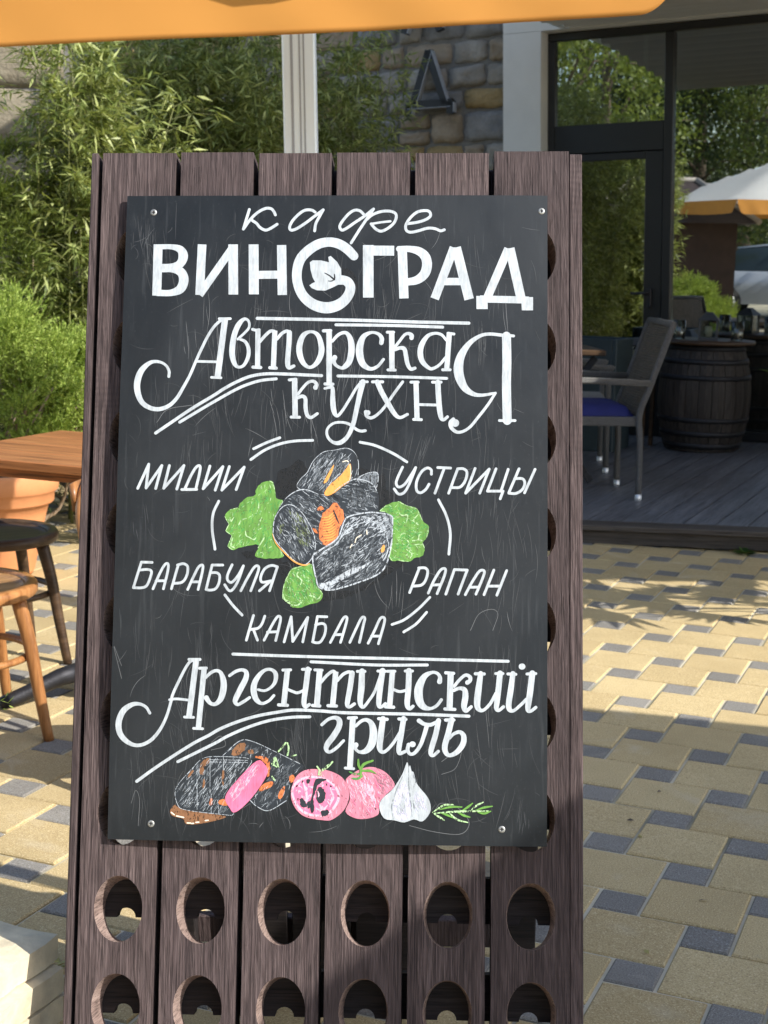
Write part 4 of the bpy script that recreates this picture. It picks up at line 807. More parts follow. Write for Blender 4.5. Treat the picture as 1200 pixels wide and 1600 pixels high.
art('tomato_painting', 'painted tomato cut open with dark seeds', ('paint_rose', lambda mb: fill(mb, TA, 6)), ('paint_pink_light', lambda mb: (hatch(mb, TA, 70, 1.4, 12, 1, 7, 1, .4), fill(mb, TI, 8))), ('paint_pink', lambda mb: fill(mb, TJ, 9)), ('paint_pink_light', lambda mb: (hatch(mb, TJ, 70, 1.3, 8, 2.2, 10, 2, 1.2), [ribbon(mb, fr_(tm, s), [1.5,4,1.5], 10) for s in ('200 300 230 400 240 500','460 380 480 450 450 540','330 560 380 580 430 530')])),
    ('paint_slate', lambda mb: [fill(mb, fr_(tm, s), 11, jag=.8, seed=i) for i, s in enumerate(('310 300 360 275 420 285 380 310 340 340 320 400 300 470 310 560 280 600 270 520 290 400','330 400 350 360 390 370 415 430 400 490 360 510 330 480','170 480 190 460 220 490 240 540 210 550 180 530','235 290 265 285 260 320 235 325','370 590 420 570 450 590 420 625 380 630','190 290 205 300 195 320','450 340 475 345 460 360','415 325 435 335 420 345','140 340 155 345 140 360','150 460 162 470 155 490','240 500 270 490 260 560 240 540'))]),
    ('paint_pink_light', lambda mb: ribbon(mb, fr_(tm,'340 395 350 430 345 450'), [1,2.5,1], 12)), ('paint_green_light', lambda mb: [ribbon(mb, fr_(tm, s), w_, 12) for s, w_ in (('375 205 430 165 480 120',[3,4.5,2.5]),('335 165 355 195 365 215',2.6),('350 205 350 245',2.6),('370 215 372 245',2.2))]))
TB_ = fr_(tm, '600 300 640 250 740 190 850 170 960 210 1040 290 1055 360 960 450 920 560 900 620 800 655 690 650 600 590 640 480 630 380')
art('tomato_painting', 'whole pink painted tomato with green stalk', ('paint_rose', lambda mb: fill(mb, TB_, 3)), ('paint_plum', lambda mb: hatch(mb, fr_(tm,'850 230 960 210 1040 290 1050 360 960 440 930 420 900 330'), 60, .9, 10, 1.2, 4, 5, .4)), ('paint_pink_light', lambda mb: (hatch(mb, TB_, 90, 1.2, 14, 1.2, 4, 3, .35), hatch(mb, fr_(tm,'720 320 800 290 900 380 880 560 780 540 730 440'), 60, 1.1, 14, 2, 5, 4, .3))), ('paint_pink', lambda mb: hatch(mb, TB_, 50, 1.0, 12, 1.2, 5, 6, .4)),
    ('paint_green_dark', lambda mb: [ribbon(mb, fr_(tm, s), w_, 8) for s, w_ in (('635 215 690 235 750 235',[1.5,4,2]),('660 275 710 280 760 255',[1.5,4,2]),)]), ('paint_green', lambda mb: [ribbon(mb, fr_(tm, s), w_, 9) for s, w_ in (('720 100 722 150 738 190',[2.5,4,3]),('740 230 765 150 855 110',[3,4.5,3]),('760 205 830 205 885 230',[3,4,1]),('745 180 745 240 740 270',3))]))
gf = (580,1180,6)
GA = fr_(gf, '75 480 110 400 200 320 290 180 335 65 352 110 365 95 380 150 398 160 430 270 520 380 555 460 550 540 480 620 400 600 310 630 220 610 120 590')
art('garlic_painting', 'white painted garlic bulb', ('paint_white', lambda mb: fill(mb, GA, 9, n=3)), ('paint_lavender', lambda mb: (fill(mb, fr_(gf,'205 500 240 350 310 240 345 330 370 470 370 560 310 610 230 590'), 10), hatch(mb, fr_(gf,'400 300 500 390 540 470 520 560 440 590 400 520'), 24, 1.2, 14, 1.4, 10, 5, .3))), ('paint_white', lambda mb: hatch(mb, fr_(gf,'230 500 270 380 320 300 350 480 330 580 260 580'), 30, 1.4, 16, 1.6, 11, 1, .2)),
    ('paint_slate_light', lambda mb: [ribbon(mb, fr_(gf, s), [.3,.9,.9,.4], 12) for s in ('210 605 195 480 240 320 300 190','385 595 375 450 352 250 352 110','400 300 420 240 400 200 398 165','395 420 400 460 405 490 408 500')]))
art('rosemary_painting', 'green painted rosemary sprig', ('paint_green', lambda mb: [ribbon(mb, fr_(gf, s), [1.2,3.6,1.8][:len(nums(s))], 6) for s in ('640 510 740 485 850 485','850 520 900 490 950 450','980 515 1060 490 1135 478','1000 535 1060 545 1120 525','640 535 700 555 765 585','800 530 870 565 925 580')]), ('paint_green_light', lambda mb: [ribbon(mb, fr_(gf, s), [1.2,3.2,1.6][:len(nums(s))], 7) for s in ('575 535 680 470 770 462','940 510 990 470 1050 440','590 550 640 580 685 608','720 525 800 600 905 630','580 545 800 528 1100 522')]))
# ---- scratches and old chalk ghosts
simple('scratch', (.048,.052,.056), .7, .2, 30); simple('scratch_bright', (.11,.115,.12), .7, .3, 30)
r = random.Random(5)
ok_ = lambda pts: all(175 + (1320-p[1])*.03 < p[0] < 850 and 316 < p[1] < 1308 for p in pts)
def scratch_line(mb, x, y, a, l, c, w):
    pts = [(x+math.cos(a+c*6*(k/4-.5))*l*k/4, y+math.sin(a+c*6*(k/4-.5))*l*k/4) for k in range(5)]
    if ok_(pts): ribbon(mb, pts, [w*.4, w*r.uniform(.7,1.2), w, w*r.uniform(.6,1.1), w*.3], 0, n=3, cap=False)
for mt, ncl, nfree, w0 in (('scratch', 95, 260, .8), ('scratch_bright', 9, 45, .75)):
    mb = MB()
    for _ in range(ncl):                                    # bundles of near-parallel scuffs from wiping
        cx, cy, a0, sp_ = r.uniform(200, 840), r.uniform(340, 1290), math.pi/2 + r.gauss(0, .12), r.uniform(8, 30)
        for _k in range(r.randint(5, 15)): scratch_line(mb, cx+r.gauss(0, sp_), cy+r.gauss(0, sp_*.9), a0+r.gauss(0, .06), r.uniform(12, 70), r.gauss(0, .02), w0*r.uniform(.5,1.2))
    for _ in range(nfree): scratch_line(mb, r.uniform(195, 845), r.uniform(330, 1300), r.uniform(0, 6.28), r.uniform(8, 50), r.gauss(0, .07), w0*r.uniform(.5,1.1))
    o = mb.build('scratches', M[mt], chalk); o['kind'] = 'stuff'
# chalk ghosts: a few larger loops
mb = MB()
for s in ('190 1060 178 1010 190 1040','640 1290 680 1300 720 1303 733 1285 715 1262 690 1255 680 1265','735 985 748 960 768 952 778 960 770 985','330 1160 345 1150 352 1165 330 1172','205 1255 212 1235 218 1250 216 1290','245 660 262 640 300 633'):
    ribbon(mb, nums(s), .9, 0, n=8)
for s in ('680 1120 690 1122 700 1130','690 1190 720 1170 712 1200 690 1210'): ribbon(mb, nums(s), .8, 0)
mb.build('chalk_ghost', M['scratch_bright'], chalk)
# ------------------------------------------------------------------ bentwood chairs
def make_chair(label, dark=False, loc=(0,0,0), rz=0.0, group='bentwood chairs around the cafe table'):
    """round-seated bentwood chair; its back is on local -x"""
    t = empty('bentwood_chair', loc, rz); t.scale = (1,1,.905); tag(t, label, 'chair', group)
    wm = M['dark_beech'] if dark else M['beech']; sm = M['dark_beech'] if dark else M['seat_wood']
    s = MB(); s.lathe([(.0,.446),(.15,.444),(.172,.448),(.176,.452),(.176,.440),(.0,.436)], 40); s.build('seat', sm, t)
    rim = MB(); rim.lathe([(.177,.425),(.205,.424),(.211,.432),(.211,.452),(.204,.461),(.182,.461),(.177,.455),(.177,.425)], 44); rim.build('seat_rim', wm, t)
    for a in (45, 135, 225, 315):
        c, sn = math.cos(R(a)), math.sin(R(a)); top = Vector((c*.178, sn*.178, .426)); foot = Vector((c*.262, sn*.262, 0)); k = .02 if abs(a-180) > 60 else .03
        pts = [top, top.lerp(foot, .3) + Vector((c*k*.3, sn*k*.3, 0)), top.lerp(foot, .65) + Vector((c*k*.1, sn*k*.1, 0)), foot]
        MB().tube([tuple(p) for p in spline(pts, 5)], [.0205-.0065*i/15 for i in range(16)], 10).build('leg', wm, t)
    MB().tube([(math.cos(2*math.pi*k/36)*.192, math.sin(2*math.pi*k/36)*.192, .245) for k in range(36)], .0115, 8, closed=True).build('stretcher_ring', wm, t)
    def hoop(w, h, lean, r, nm, z0=.455, x0=-.165):
        pts = [(x0, -w*.82, z0), (x0-lean*.35, -w*.98, z0+h*.35), (x0-lean*.75, -w*.92, z0+h*.75), (x0-lean*.96, -w*.5, z0+h*.97), (x0-lean, 0, z0+h), (x0-lean*.96, w*.5, z0+h*.97), (x0-lean*.75, w*.92, z0+h*.75), (x0-lean*.35, w*.98, z0+h*.35), (x0, w*.82, z0)]
        MB().tube([tuple(p) for p in spline(pts, 6)], r, 10).build(nm, wm, t)
    hoop(.185, .40, .13, .0145, 'back_hoop'); hoop(.115, .30, .095, .0105, 'inner_hoop')
    b = MB()
    for k in range(9):
        pass
    prof = []
    for k in range(11):
        y = (k/10-.5)*.32; x = -.288 + .035*(1-(2*k/10-1)**2)*-1
        prof.append((x, y))
    V = []; F = []
    for (x, y) in prof: V += [(x-.006, y, .765), (x-.018, y, .835), (x-.006, y, .840), (x+.008, y, .768)]
    for k in range(10):
        a = 4*k; F += [(a, a+4, a+5, a+1), (a+1, a+5, a+6, a+2), (a+2, a+6, a+7, a+3), (a+3, a+7, a+4, a)]
    F += [(0,1,2,3), (43,42,41,40)]
    MB().add(V, F).build('back_rest', wm, t, True)
    return t
make_chair('light brown bentwood chair with pale round seat in front of the terracotta pot', False, (-1.14, 3.87, 0), R(31))
make_chair('dark stained bentwood chair with dark round seat beside the terracotta pot', True, (-1.25, 4.62, 0), R(31))
make_chair('bentwood chair mostly hidden behind the riddling rack, its back against the table', False, (-.40, 3.46, 0), R(-24))
# ------------------------------------------------------------------ cafe table on an iron base
TR = R(-22.4); td = Vector((math.cos(TR), math.sin(TR))); tn = Vector((-td.y, td.x)); bc = Vector((-1.024, 4.627)); tc = bc + td*.32 - tn*.318
tab = empty('cafe_table', (tc.x, tc.y, 0), TR); tag(tab, 'square orange-brown wooden cafe table on a black iron pedestal', 'table')
for k in range(4): MB().box((0, -.2385+k*.159, .727), (.64, .1575, .026), ch=.003).build('table_plank', M['table_wood'], tab)
ap = MB(); ap.box((0, -.25, .698), (.50, .022, .030)).box((0, .25, .698), (.50, .022, .030)).box((-.25, 0, .6975), (.022, .476, .029)).box((.25, 0, .6975), (.022, .476, .029)); ap.build('apron', M['table_wood'], tab)
MB().lathe([(.0,.05),(.05,.05),(.05,.09),(.03,.12),(.026,.30),(.030,.34),(.026,.38),(.026,.64),(.05,.66),(.16,.668),(.16,.673),(0,.673)], 20).build('column', M['iron'], tab)
for a in (0, 120, 240):
    a = R(a) + R(212) - TR; c, s = math.cos(a), math.sin(a)
    MB().tube([(c*.03,s*.03,.085),(c*.10,s*.10,.072),(c*.18,s*.18,.045),(c*.24,s*.24,.025),(c*.275,s*.275,.018)], [.028,.026,.022,.022,.018], 10).build('foot', M['iron'], tab)
# ------------------------------------------------------------------ terracotta pot
def pot(loc, sc, label, plant=None):
    p = empty('terracotta_pot', loc); tag(p, label, 'pot')
    MB().lathe([(0,.01),(.145,0),(.155,.02),(.205,.25),(.218,.30),(.232,.302),(.238,.31),(.240,.345),(.250,.352),(.256,.36),(.262,.425),(.255,.435),(.238,.435),(.232,.42),(.20,.28),(.19,.25),(0,.25)], 48).build('pot_body', M['terracotta'], p)
    MB().disc((0,0,.385), .226, 32).build('soil', M['soil'], p); p.scale = (sc,)*3; return p
pc = at_z(18, 905); pot((-1.565, 5.86, 0), .98, 'round orange terracotta pot with a double rim on the paving')
# ------------------------------------------------------------------ limestone slabs in front of the chairs
SR = R(-24); sd = Vector((math.cos(SR), math.sin(SR))); sn_ = Vector((-sd.y, sd.x)); ct = at_y(91, 1456, 1.99); corner = Vector((ct.x, ct.y)); ns = 8; sh = ct.z/ns; r_s = random.Random(2)
for k in range(ns):
    top = k == ns-1; o1 = (0, 0) if top else ((.020, -.012) if k == ns-2 else (r_s.uniform(.008,.024), r_s.uniform(-.03,.0))); w, d = r_s.uniform(.40,.46), r_s.uniform(.30,.34)
    c = corner + sd*(o1[0]-w/2) + sn_*(o1[1]-d/2)
    V = []; F = []; nx, ny = 14, 10
    for i in range(nx+1):
        for j in range(ny+1):
            x, y = (i/nx-.5)*w, (j/ny-.5)*d; e = min(i, nx-i, j, ny-j)
            V.append((x + (r_s.uniform(-.003,.003) if e else r_s.uniform(-.004,.001)), y + r_s.uniform(-.003,.003), sh-.0015 + (r_s.uniform(-.0012,.0008) if e else -.004)))
    for i in range(nx):
        for j in range(ny): q = i*(ny+1)+j; F.append((q, q+ny+1, q+ny+2, q+1))
    rg = [i*(ny+1) for i in range(nx+1)] + [nx*(ny+1)+j for j in range(1,ny+1)] + [i*(ny+1)+ny for i in range(nx-1,-1,-1)] + list(range(ny-1,0,-1)); b0 = len(V)
    V += [(V[q][0]*1.002, V[q][1]*1.002, .0) for q in rg]; m = len(rg); F += [(rg[(q+1)%m], rg[q], b0+q, b0+(q+1)%m) for q in range(m)] + [tuple(b0+q for q in range(m-1,-1,-1))]
    o = MB().add(V, F).build('limestone_slab', M['limestone']); o.location = (c.x, c.y, k*sh); o.rotation_euler = (0,0,SR + (0 if top else r_s.uniform(-.04,.04)))
    tag(o, {ns-1:'topmost pale limestone slab of the stack beside the rack', ns-2:'second limestone slab from the top of the stack beside the rack'}.get(k, 'pale limestone slab low in the stack beside the rack'), 'slab', 'stacked limestone slabs')
# more slabs behind the rack, seen through the bottle holes
for k, (x, y, rz_, w, d, h, z, lab) in enumerate(((-.22, 2.98, -18, .46, .30, .05, 0, 'limestone slab lying flat behind the rack'), (.10, 2.88, -28, .40, .26, .05, 0, 'limestone slab lying behind the right half of the rack'), (-.16, 3.0, -30, .30, .22, .045, .0505, 'smaller limestone slab on top of the one behind the rack'))):
    o = MB().box((0,0,h/2), (w,d,h), ch=.006).build('limestone_slab', M['limestone'] if k != 1 else M['stone_pale']); o.location = (x,y,z); o.rotation_euler = (0,0,R(rz_)); tag(o, lab, 'slab', 'limestone slabs behind the rack')
# wilted twig by the slabs
tw = empty('wilted_twig', (-.60, 2.50, 0), R(25)); tag(tw, 'wilted leafy twig lying on the pavers beside the slabs', 'twig')
MB().tube([(-.05,-.02,.006),(.02,0,.010),(.09,.02,.012),(.15,.05,.010)], [.0025,.0022,.002,.0014], 6).build('stem', M['culm'], tw)
rr = random.Random(3)
for k in range(9):
    a = rr.uniform(-.2,1.2) + (1.2 if k % 2 else -1.0); b = Vector((-.02+.019*k, -.005+.006*k, .011)); L = rr.uniform(.035,.06); d = Vector((math.cos(a), math.sin(a), rr.uniform(.1,.7))); w = Vector((-math.sin(a), math.cos(a), rr.uniform(-.5,.5)))*.011
    V = [b, b+d*L*.45+w, b+d*L-Vector((0,0,.006)), b+d*L*.45-w, b+d*L*.45+Vector((0,0,-.005))]
    MB().add(V, [(0,4,1),(1,4,2),(2,4,3),(3,4,0)]).build('leaf', M['dead_leaf'], tw)
# scattered dry leaves on the pavers
for k, (px, py, s) in enumerate(((985,1284,.010),(1000,1309,.012),(1098,1409,.010),(1010,1490,.010),(1030,1239,.007),(960,1286,.006),(1192,1010,.008))):
    p = at_z(px, py); a = k*1.7; d = Vector((math.cos(a), math.sin(a), 0))*s; w = Vector((-d.y, d.x, 0))*.45
    c = Vector((p.x, p.y, .004)); o = MB().add([c-d, c+w+Vector((0,0,.003)), c+d, c-w, c+Vector((0,0,.001))], [(0,4,1),(1,4,2),(2,4,3),(3,4,0)]).build('dry_leaf', M['dead_leaf'] if k % 2 else M['bark']); tag(o, 'tiny dry leaf fallen on the pavers', 'leaf', 'dry leaves on the pavers')

# ------------------------------------------------------------------ wicker armchairs on the deck
t = NT('wicker'); v = t.coord('Object'); w1 = t.new('ShaderNodeTexWave', wave_type='BANDS', bands_direction='Z'); t.l.new(v, w1.inputs[0]); w1.inputs[1].default_value = 70; w1.inputs[2].default_value = .6
nz = t.noise(v, 60, 4); t.base(t.ramp(t.math('ADD', t.math('MULTIPLY', w1.outputs[1], .6), t.math('MULTIPLY', nz, .4)), [(.25, (.10,.096,.09)), (.7, (.42,.405,.385))])); t.set(rough=.45); t.bump(w1.outputs[1], 1.0, .012); M['wicker'] = t.m
simple('wicker_strand', (.13,.11,.088), .5, .55, 45); simple('steel_cap', (.75,.76,.78), .35, .05, 10, metal=.6)
def wicker_chair(loc, rz, label, cushion=True):
    """armchair facing local -x, back at +x"""
    t = empty('wicker_armchair', loc, rz); tag(t, label, 'chair', 'wicker armchairs on the deck')
    for s in (-1, 1):
        y = s*.25
        MB().tube([tuple(p) for p in spline([(.0+.25,y,.03),(.245,y,.30),(.235,y,.44),(.28,y,.58),(.345,y,.78),(.385,y,.90)], 5)], .0165, 10).build('back_leg', M['wicker'], t)
        MB().tube([(-.27,y,.03),(-.265,y,.40),(-.262,y,.60)], .0165, 10).build('front_leg', M['wicker'], t)
        for x in (.25, -.27): MB().lathe([(0,0),(.016,0),(.018,.004),(.018,.034),(0,.034)], 12, (x,y,0)).build('foot_cap', M['steel_cap'], t)
        MB().tube([(.285,y,.602),(.0,y,.612),(-.275,y,.608),(-.29,y,.60)], .021, 10, flat=.8).build('armrest', M['wicker'], t)
    bp = MB()
    for k in range(38):
        z = .44 + k*.0122; f = (z-.44)/.46; x = .236 + .045*min(1, f*3) + .105*max(0, f-.30)/.70*1.02
        bp.tube([(x,-.25,z),(x-.015,-.1,z),(x-.015,.1,z),(x,.25,z)], .0066, 5, caps=False)
    bp.build('back_panel', M['wicker_strand'], t)
    MB().tube([(.386,-.25,.90),(.375,0,.905),(.386,.25,.90)], .018, 10).build('top_rail', M['wicker'], t)
    MB().box((-.01, 0, .405), (.50, .50, .045), ch=.008).build('seat', M['wicker'], t)
    if cushion:
        c = MB(); n = 12; V = []; F = []
        for i in range(n+1):
            for j in range(n+1):
                x, y = i/n*2-1, j/n*2-1; e = max(abs(x), abs(y)); h = .055*(max(0, 1-e**5))**.5
                V.append((-.015+x*.235*(1-.03*y*y), y*.225*(1-.03*x*x), .437+h))
        for i in range(n):
            for j in range(n): a = i*(n+1)+j; F.append((a, a+n+1, a+n+2, a+1))
        b0 = len(V); V += [(x,y,.4285) for x,y,_ in V]; F += [tuple(q+b0 for q in f_[::-1]) for f_ in F]
        rg = [i*(n+1) for i in range(n+1)] + [n*(n+1)+j for j in range(1,n+1)] + [i*(n+1)+n for i in range(n-1,-1,-1)] + list(range(n-1,0,-1)); m = len(rg)
        F += [(rg[(k+1)%m], rg[k], rg[k]+b0, rg[(k+1)%m]+b0) for k in range(m)]
        cu = MB().add(V, F).build('seat_cushion', M['cushion_blue'], t, True); cu['label'] = 'royal blue seat cushion'
    return t
wicker_chair((1.035, 7.73, dz_(1.2)+.001), R(4), 'grey wicker armchair with a blue seat cushion on the deck')
wicker_chair((1.02, 8.72, dz_(1.3)+.001), R(176), 'grey wicker armchair without cushion behind the one with the blue seat', False)
# dark folding table between them
tb = empty('folding_table', (.86, 8.25, dz_(.9)), R(5)); tag(tb, 'dark folding table with crossed legs beside the wicker armchairs', 'table')
MB().box((0,0,.725), (.6,.5,.03), ch=.004).build('table_top', M['dark_beech'], tb)
for y in (-.2,.2):
    for s in (-1,1):
        ang_ = math.atan2(.68, .5*s); MB().box((0, y+.013*s, .357), (.85, .022, .035), rot=Matrix.Rotation(-math.atan2(.66, .5)*s, 3, 'Y')).build('leg', M['iron'], tb)
# ------------------------------------------------------------------ barrel, lanterns, planter
def barrel(loc, rz, label, h=.68, rb=.235, rm=.298):
    t = empty('wine_barrel', loc, rz); tag(t, label, 'barrel', 'barrel tables before the glazing')
    rad = lambda z: rb + (rm-rb)*(1-((z-h/2)/(h/2))**2)
    N = 22; zs = [h*k/14 for k in range(15)]
    for k in range(N):
        a0, a1 = 2*math.pi*k/N+.006, 2*math.pi*(k+1)/N-.006; V = []; F = []
        for z in zs:
            r = rad(z)
            for a, q in ((a0, -.003), ((a0+a1)/2, 0), (a1, -.003)): V.append(((r+q)*math.cos(a), (r+q)*math.sin(a), z))
            for a in (a1, a0): V.append(((r-.02)*math.cos(a), (r-.02)*math.sin(a), z))
        for i in range(14):
            for j in range(5): F.append((i*5+j, i*5+(j+1)%5, (i+1)*5+(j+1)%5, (i+1)*5+j))
        F += [(4,3,2,1,0), tuple(70+q for q in range(5))]
        MB().add(V, F).build('stave', M['barrel_wood'], t)
    for z, wd in ((.02,.035),(.10,.032),(.19,.030),(.46,.030),(.56,.032),(.645,.032)):
        z *= h/.68; MB().lathe([(rad(z)-.002,z-.0),(rad(z)+.004,z),(rad(z+wd)+.004,z+wd),(rad(z+wd)-.002,z+wd)], 44).build('hoop', M['iron'], t)
    MB().lathe([(0,h-.018),(rad(h)-.021,h-.018),(rad(h)-.021,h-.03),(0,h-.03)], 32).build('barrel_head', M['barrel_wood'], t)
    MB().lathe([(0,h+.002),(.30,h+.002),(.305,h+.008),(.305,h+.02),(.30,h+.026),(0,h+.026)], 40).build('table_disc', M['dark_beech'], t)
    return t
bq = at_z(1096, 690, .115); bz = dz_(2.1)+.002
barrel((2.06, 9.60, bz), .1, 'dark oak wine barrel used as a table in front of the large window'); topz = bz + .68 + .027
barrel((3.05, 9.03, dz_(3.05)+.002), .4, 'dark oak wine barrel table farther along the glazing')
def lantern(loc, w, h, label):
    t = empty('lantern', loc, R(-15)); tag(t, label, 'lantern')
    MB().box((0,0,.008), (w,w,.016)).build('base', M['lantern_metal'], t)
    for sx in (-1,1):
        for sy in (-1,1): MB().box((sx*(w/2-.006), sy*(w/2-.006), .016+h/2), (.011,.011,h)).build('post', M['lantern_metal'], t)
    for dx, dy, a, b in ((w/2-.006,0,.002,w-.024),(-w/2+.006,0,.002,w-.024),(0,w/2-.006,w-.024,.002),(0,-w/2+.006,w-.024,.002)): MB().box((dx,dy,.016+h/2), (a,b,h-.002)).build('glass_pane', M['lantern_glass'], t)
    MB().add([(-w/2-.008,-w/2-.008,.016+h),(w/2+.008,-w/2-.008,.016+h),(w/2+.008,w/2+.008,.016+h),(-w/2-.008,w/2+.008,.016+h),(-.02,-.02,.016+h+.05),(.02,-.02,.016+h+.05),(.02,.02,.016+h+.05),(-.02,.02,.016+h+.05)], [(3,2,1,0),(4,5,6,7),(0,1,5,4),(1,2,6,5),(2,3,7,6),(3,0,4,7)]).build('roof', M['lantern_metal'], t)
    MB().lathe([(0,0),(.022,0),(.022,.07),(0,.07)], 14, (0,0,.0165)).build('candle', M['limestone'], t)
    return t
lantern((2.06, 9.58, topz), .12, .11, 'dark metal lantern standing on the barrel table')
def tumbler(loc, label):
    o = MB().lathe([(0,0),(.036,0),(.038,.005),(.042,.12),(.038,.12),(.034,.008),(0,.008)], 20).build('glass_votive', M['lantern_glass']); o.location = loc; tag(o, label, 'glass', 'glass votives on the barrel')
tumbler((1.88, 9.62, topz), 'clear glass votive on the barrel table left of the lantern'); tumbler((2.24, 9.56, topz), 'clear glass votive on the barrel table right of the lantern')
pl = empty('planter_box', (1.33, 9.62, dz_(1.33)), R(-27)); tag(pl, 'dark teal planter box standing before the glass door', 'planter')
for x, y, a, b in ((-.20,0,.03,.34),(.20,0,.03,.34),(0,-.155,.37,.03),(0,.155,.37,.03)): MB().box((x,y,.36), (a,b,.72), ch=.004).build('side_panel', M['planter_dark'], pl)
MB().box((0,0,.33), (.365,.275,.60)).build('soil', M['soil'], pl)
lantern((1.62, 9.70, dz_(1.6)+.55), .10, .10, 'small lantern on a low dark stand beside the planter box')
st = empty('low_stand', (1.62, 9.70, dz_(1.6)), R(-27)); tag(st, 'low dark square stand between the planter box and the barrel', 'stand')
MB().box((0,0,.535), (.24,.24,.03)).build('top', M['dark_beech'], st)
for sx in (-1,1):
    for sy in (-1,1): MB().box((sx*.10,sy*.10,.26), (.025,.025,.519)).build('leg', M['dark_beech'], st)

# ------------------------------------------------------------------ parasols
PRX, PRY = 3.64, .99
def parasol(loc, rz, a, edge_z, rise, label, tilt=(0,0), mast=.10, valance=.24, cloth='white_cloth', masted=True, group='square parasols of the terrace'):
    """square parasol: canopy, ribs, mast, scalloped orange valance"""
    t = empty('parasol', loc, rz); tag(t, label, 'parasol', group)
    if masted:
        m = mast/2; H_ = edge_z + rise*.9
        MB().box((0,0,H_/2), (mast, mast, H_), ch=.006).build('mast', M['white_alu'], t)
        for fx_ in (-.25, .25):
            MB().box((fx_*mast, -m-.0006, H_/2), (.008, .002, H_-.02)).build('mast_groove', M['alu_groove'], t)
        MB().box((0,0,.03), (.7,.7,.06), ch=.01).build('base_plate', M['iron'], t)
    Mt = Matrix.Translation((0,0,edge_z)) @ Matrix.Rotation(tilt[0], 4, 'Y') @ Matrix.Rotation(tilt[1], 4, 'X')
    n = 14
    V = []; F = []
    for i in range(n+1):
        for j in range(n+1):
            x, y = (i/n*2-1), (j/n*2-1); e = max(abs(x), abs(y)); d = max(0.0, abs(x)-abs(y)) if False else 0
            sag = .05*math.sin(math.pi*e)*(1-min(abs(x),abs(y))/max(e,1e-6))
            V.append((x*a, y*a, rise*(1-e) - sag))
    for i in range(n):
        for j in range(n): q = i*(n+1)+j; F.append((q, q+n+1, q+n+2, q+1))
    c = MB().add(V, F).xf(Mt).build('canopy', M[cloth], t, True)
    for sx in (-1,1):
        for sy in (-1,1): MB().tube([(sx*.06,sy*.06,rise-.07),(sx*a*.985,sy*a*.985,-.03)], .011, 6).xf(Mt).build('rib', M['white_alu'], t)
    r = random.Random(int(abs(loc[0]*100))+5)
    for side in range(4):
        N = 64; V = []; F = []; rows = 7
        ph = [r.uniform(0, 6.28) for _ in range(4)]
        for i in range(N+1):
            s = i/N*2-1
            end = 1 - min(1, max(0, (1-abs(s))*a/.14)); drop = valance*(1-.75*(1-math.sqrt(max(0, 1-end**2)))) + .012*math.sin(2.4*s*a+ph[3])
            for k in range(rows):
                f = k/(rows-1); w = f*(.016*math.sin(9*s*a+ph[0]) + .010*math.sin(21*s*a+ph[1]+f*2) + .006*math.sin(47*s*a+ph[2]-f*4)) + .02*f
                p = (s*a, -a - w, .0 - drop*f)
                V.append(tuple(Matrix.Rotation(side*math.pi/2, 3, 'Z') @ Vector(p)))
        for i in range(N):
            for k in range(rows-1): q = i*rows+k; F.append((q, q+1, q+rows+1, q+rows))
        MB().add(V, F).xf(Mt).build('valance', M['orange_cloth'], t, True)
    return t
# shallow awning on a white fluted post, its orange valance towards the viewer
YP = 4.85; pp_ = at_y(471, 240, YP); pg = empty('terrace_awning', (pp_.x, YP, 0)); tag(pg, 'terrace awning with an orange valance on a white fluted aluminium post', 'awning')
PT = Matrix.Rotation(R(-2.0), 4, 'Y'); PW = .104; px_ = pp_.x
def post(x, y, h):
    MB().box((0,0,h/2), (PW,PW,h), ch=.006).xf(Matrix.Translation((x,y,0)) @ PT).build('post', M['white_alu'], pg)
    for fx_, wd in ((-.022,.008),(.003,.005),(.016,.005)): MB().box((fx_,-PW/2-.0004,h/2), (wd,.002,h-.02)).xf(Matrix.Translation((x,y,0)) @ PT).build('post_flute', M['alu_groove'], pg)
post(pp_.z*math.tan(R(2.0)), 0, 2.5)
vl = at_y(0, 74, 3.945); vr = at_y(1000, 22, 3.945); slope = (vr.z-vl.z)/(vr.x-vl.x); YF = 4.0-YP; DROP = .30
XL_, XR_ = -1.22-px_, at_y(1080, 5, 4.0).x-px_
def zf(x): return vl.z + slope*(x+px_-vl.x) + DROP
n = 20; V = []; F = []
for i in range(n+1):
    for j in range(7):
        x = XL_+(XR_-.06-XL_)*i/n; f_ = j/6; y0_ = YF-.165-.035*math.sin(4.1*x+.8)-.02*math.sin(9.7*x); V.append((x, y0_+(-.02-y0_)*f_, zf(x)-.015+.345*f_+.012*math.sin(x*6)*math.sin(math.pi*f_)))  # wavy front overhang, added to throw shade on the valance top
for i in range(n):
    for j in range(6): q = i*7+j; F.append((q, q+7, q+8, q+1))
MB().add(V, F).build('canvas', M['white_cloth'], pg, True)
MB().tube([(XL_, YF-.005, zf(XL_)-.012), (XR_-.05, YF-.005, zf(XR_)-.012)], .035, 10).build('front_bar', M['white_alu'], pg); MB().tube([(XL_, -.03, zf(XL_)+.34), (XR_-.06, -.03, zf(XR_)+.34)], .03, 10).build('rear_bar', M['white_alu'], pg)
N = 260; V = []; F = []; rows = 14
for i in range(N+1):
    x = XL_+(XR_-XL_)*i/N; end = max(0, 1-(XR_-x)/.14); drop = DROP*(1-.93*(1-math.sqrt(max(0,1-end**2)))) + .005*math.sin(2.7*x+1)
    for k in range(rows):
        f_ = k/(rows-1); w = f_*(.012*math.sin(3.1*x+.4+1.6*f_) + .006*math.sin(7.3*x+3.2*f_+1) + .0030*math.sin(17*x-6*f_)*math.sin(2.3*x+1) + .0022*math.sin(41*x+14*f_)*max(0, math.sin(1.9*x+.6))**2) + .008*f_
        V.append((x, YF-.042-w, zf(x) - drop*f_))
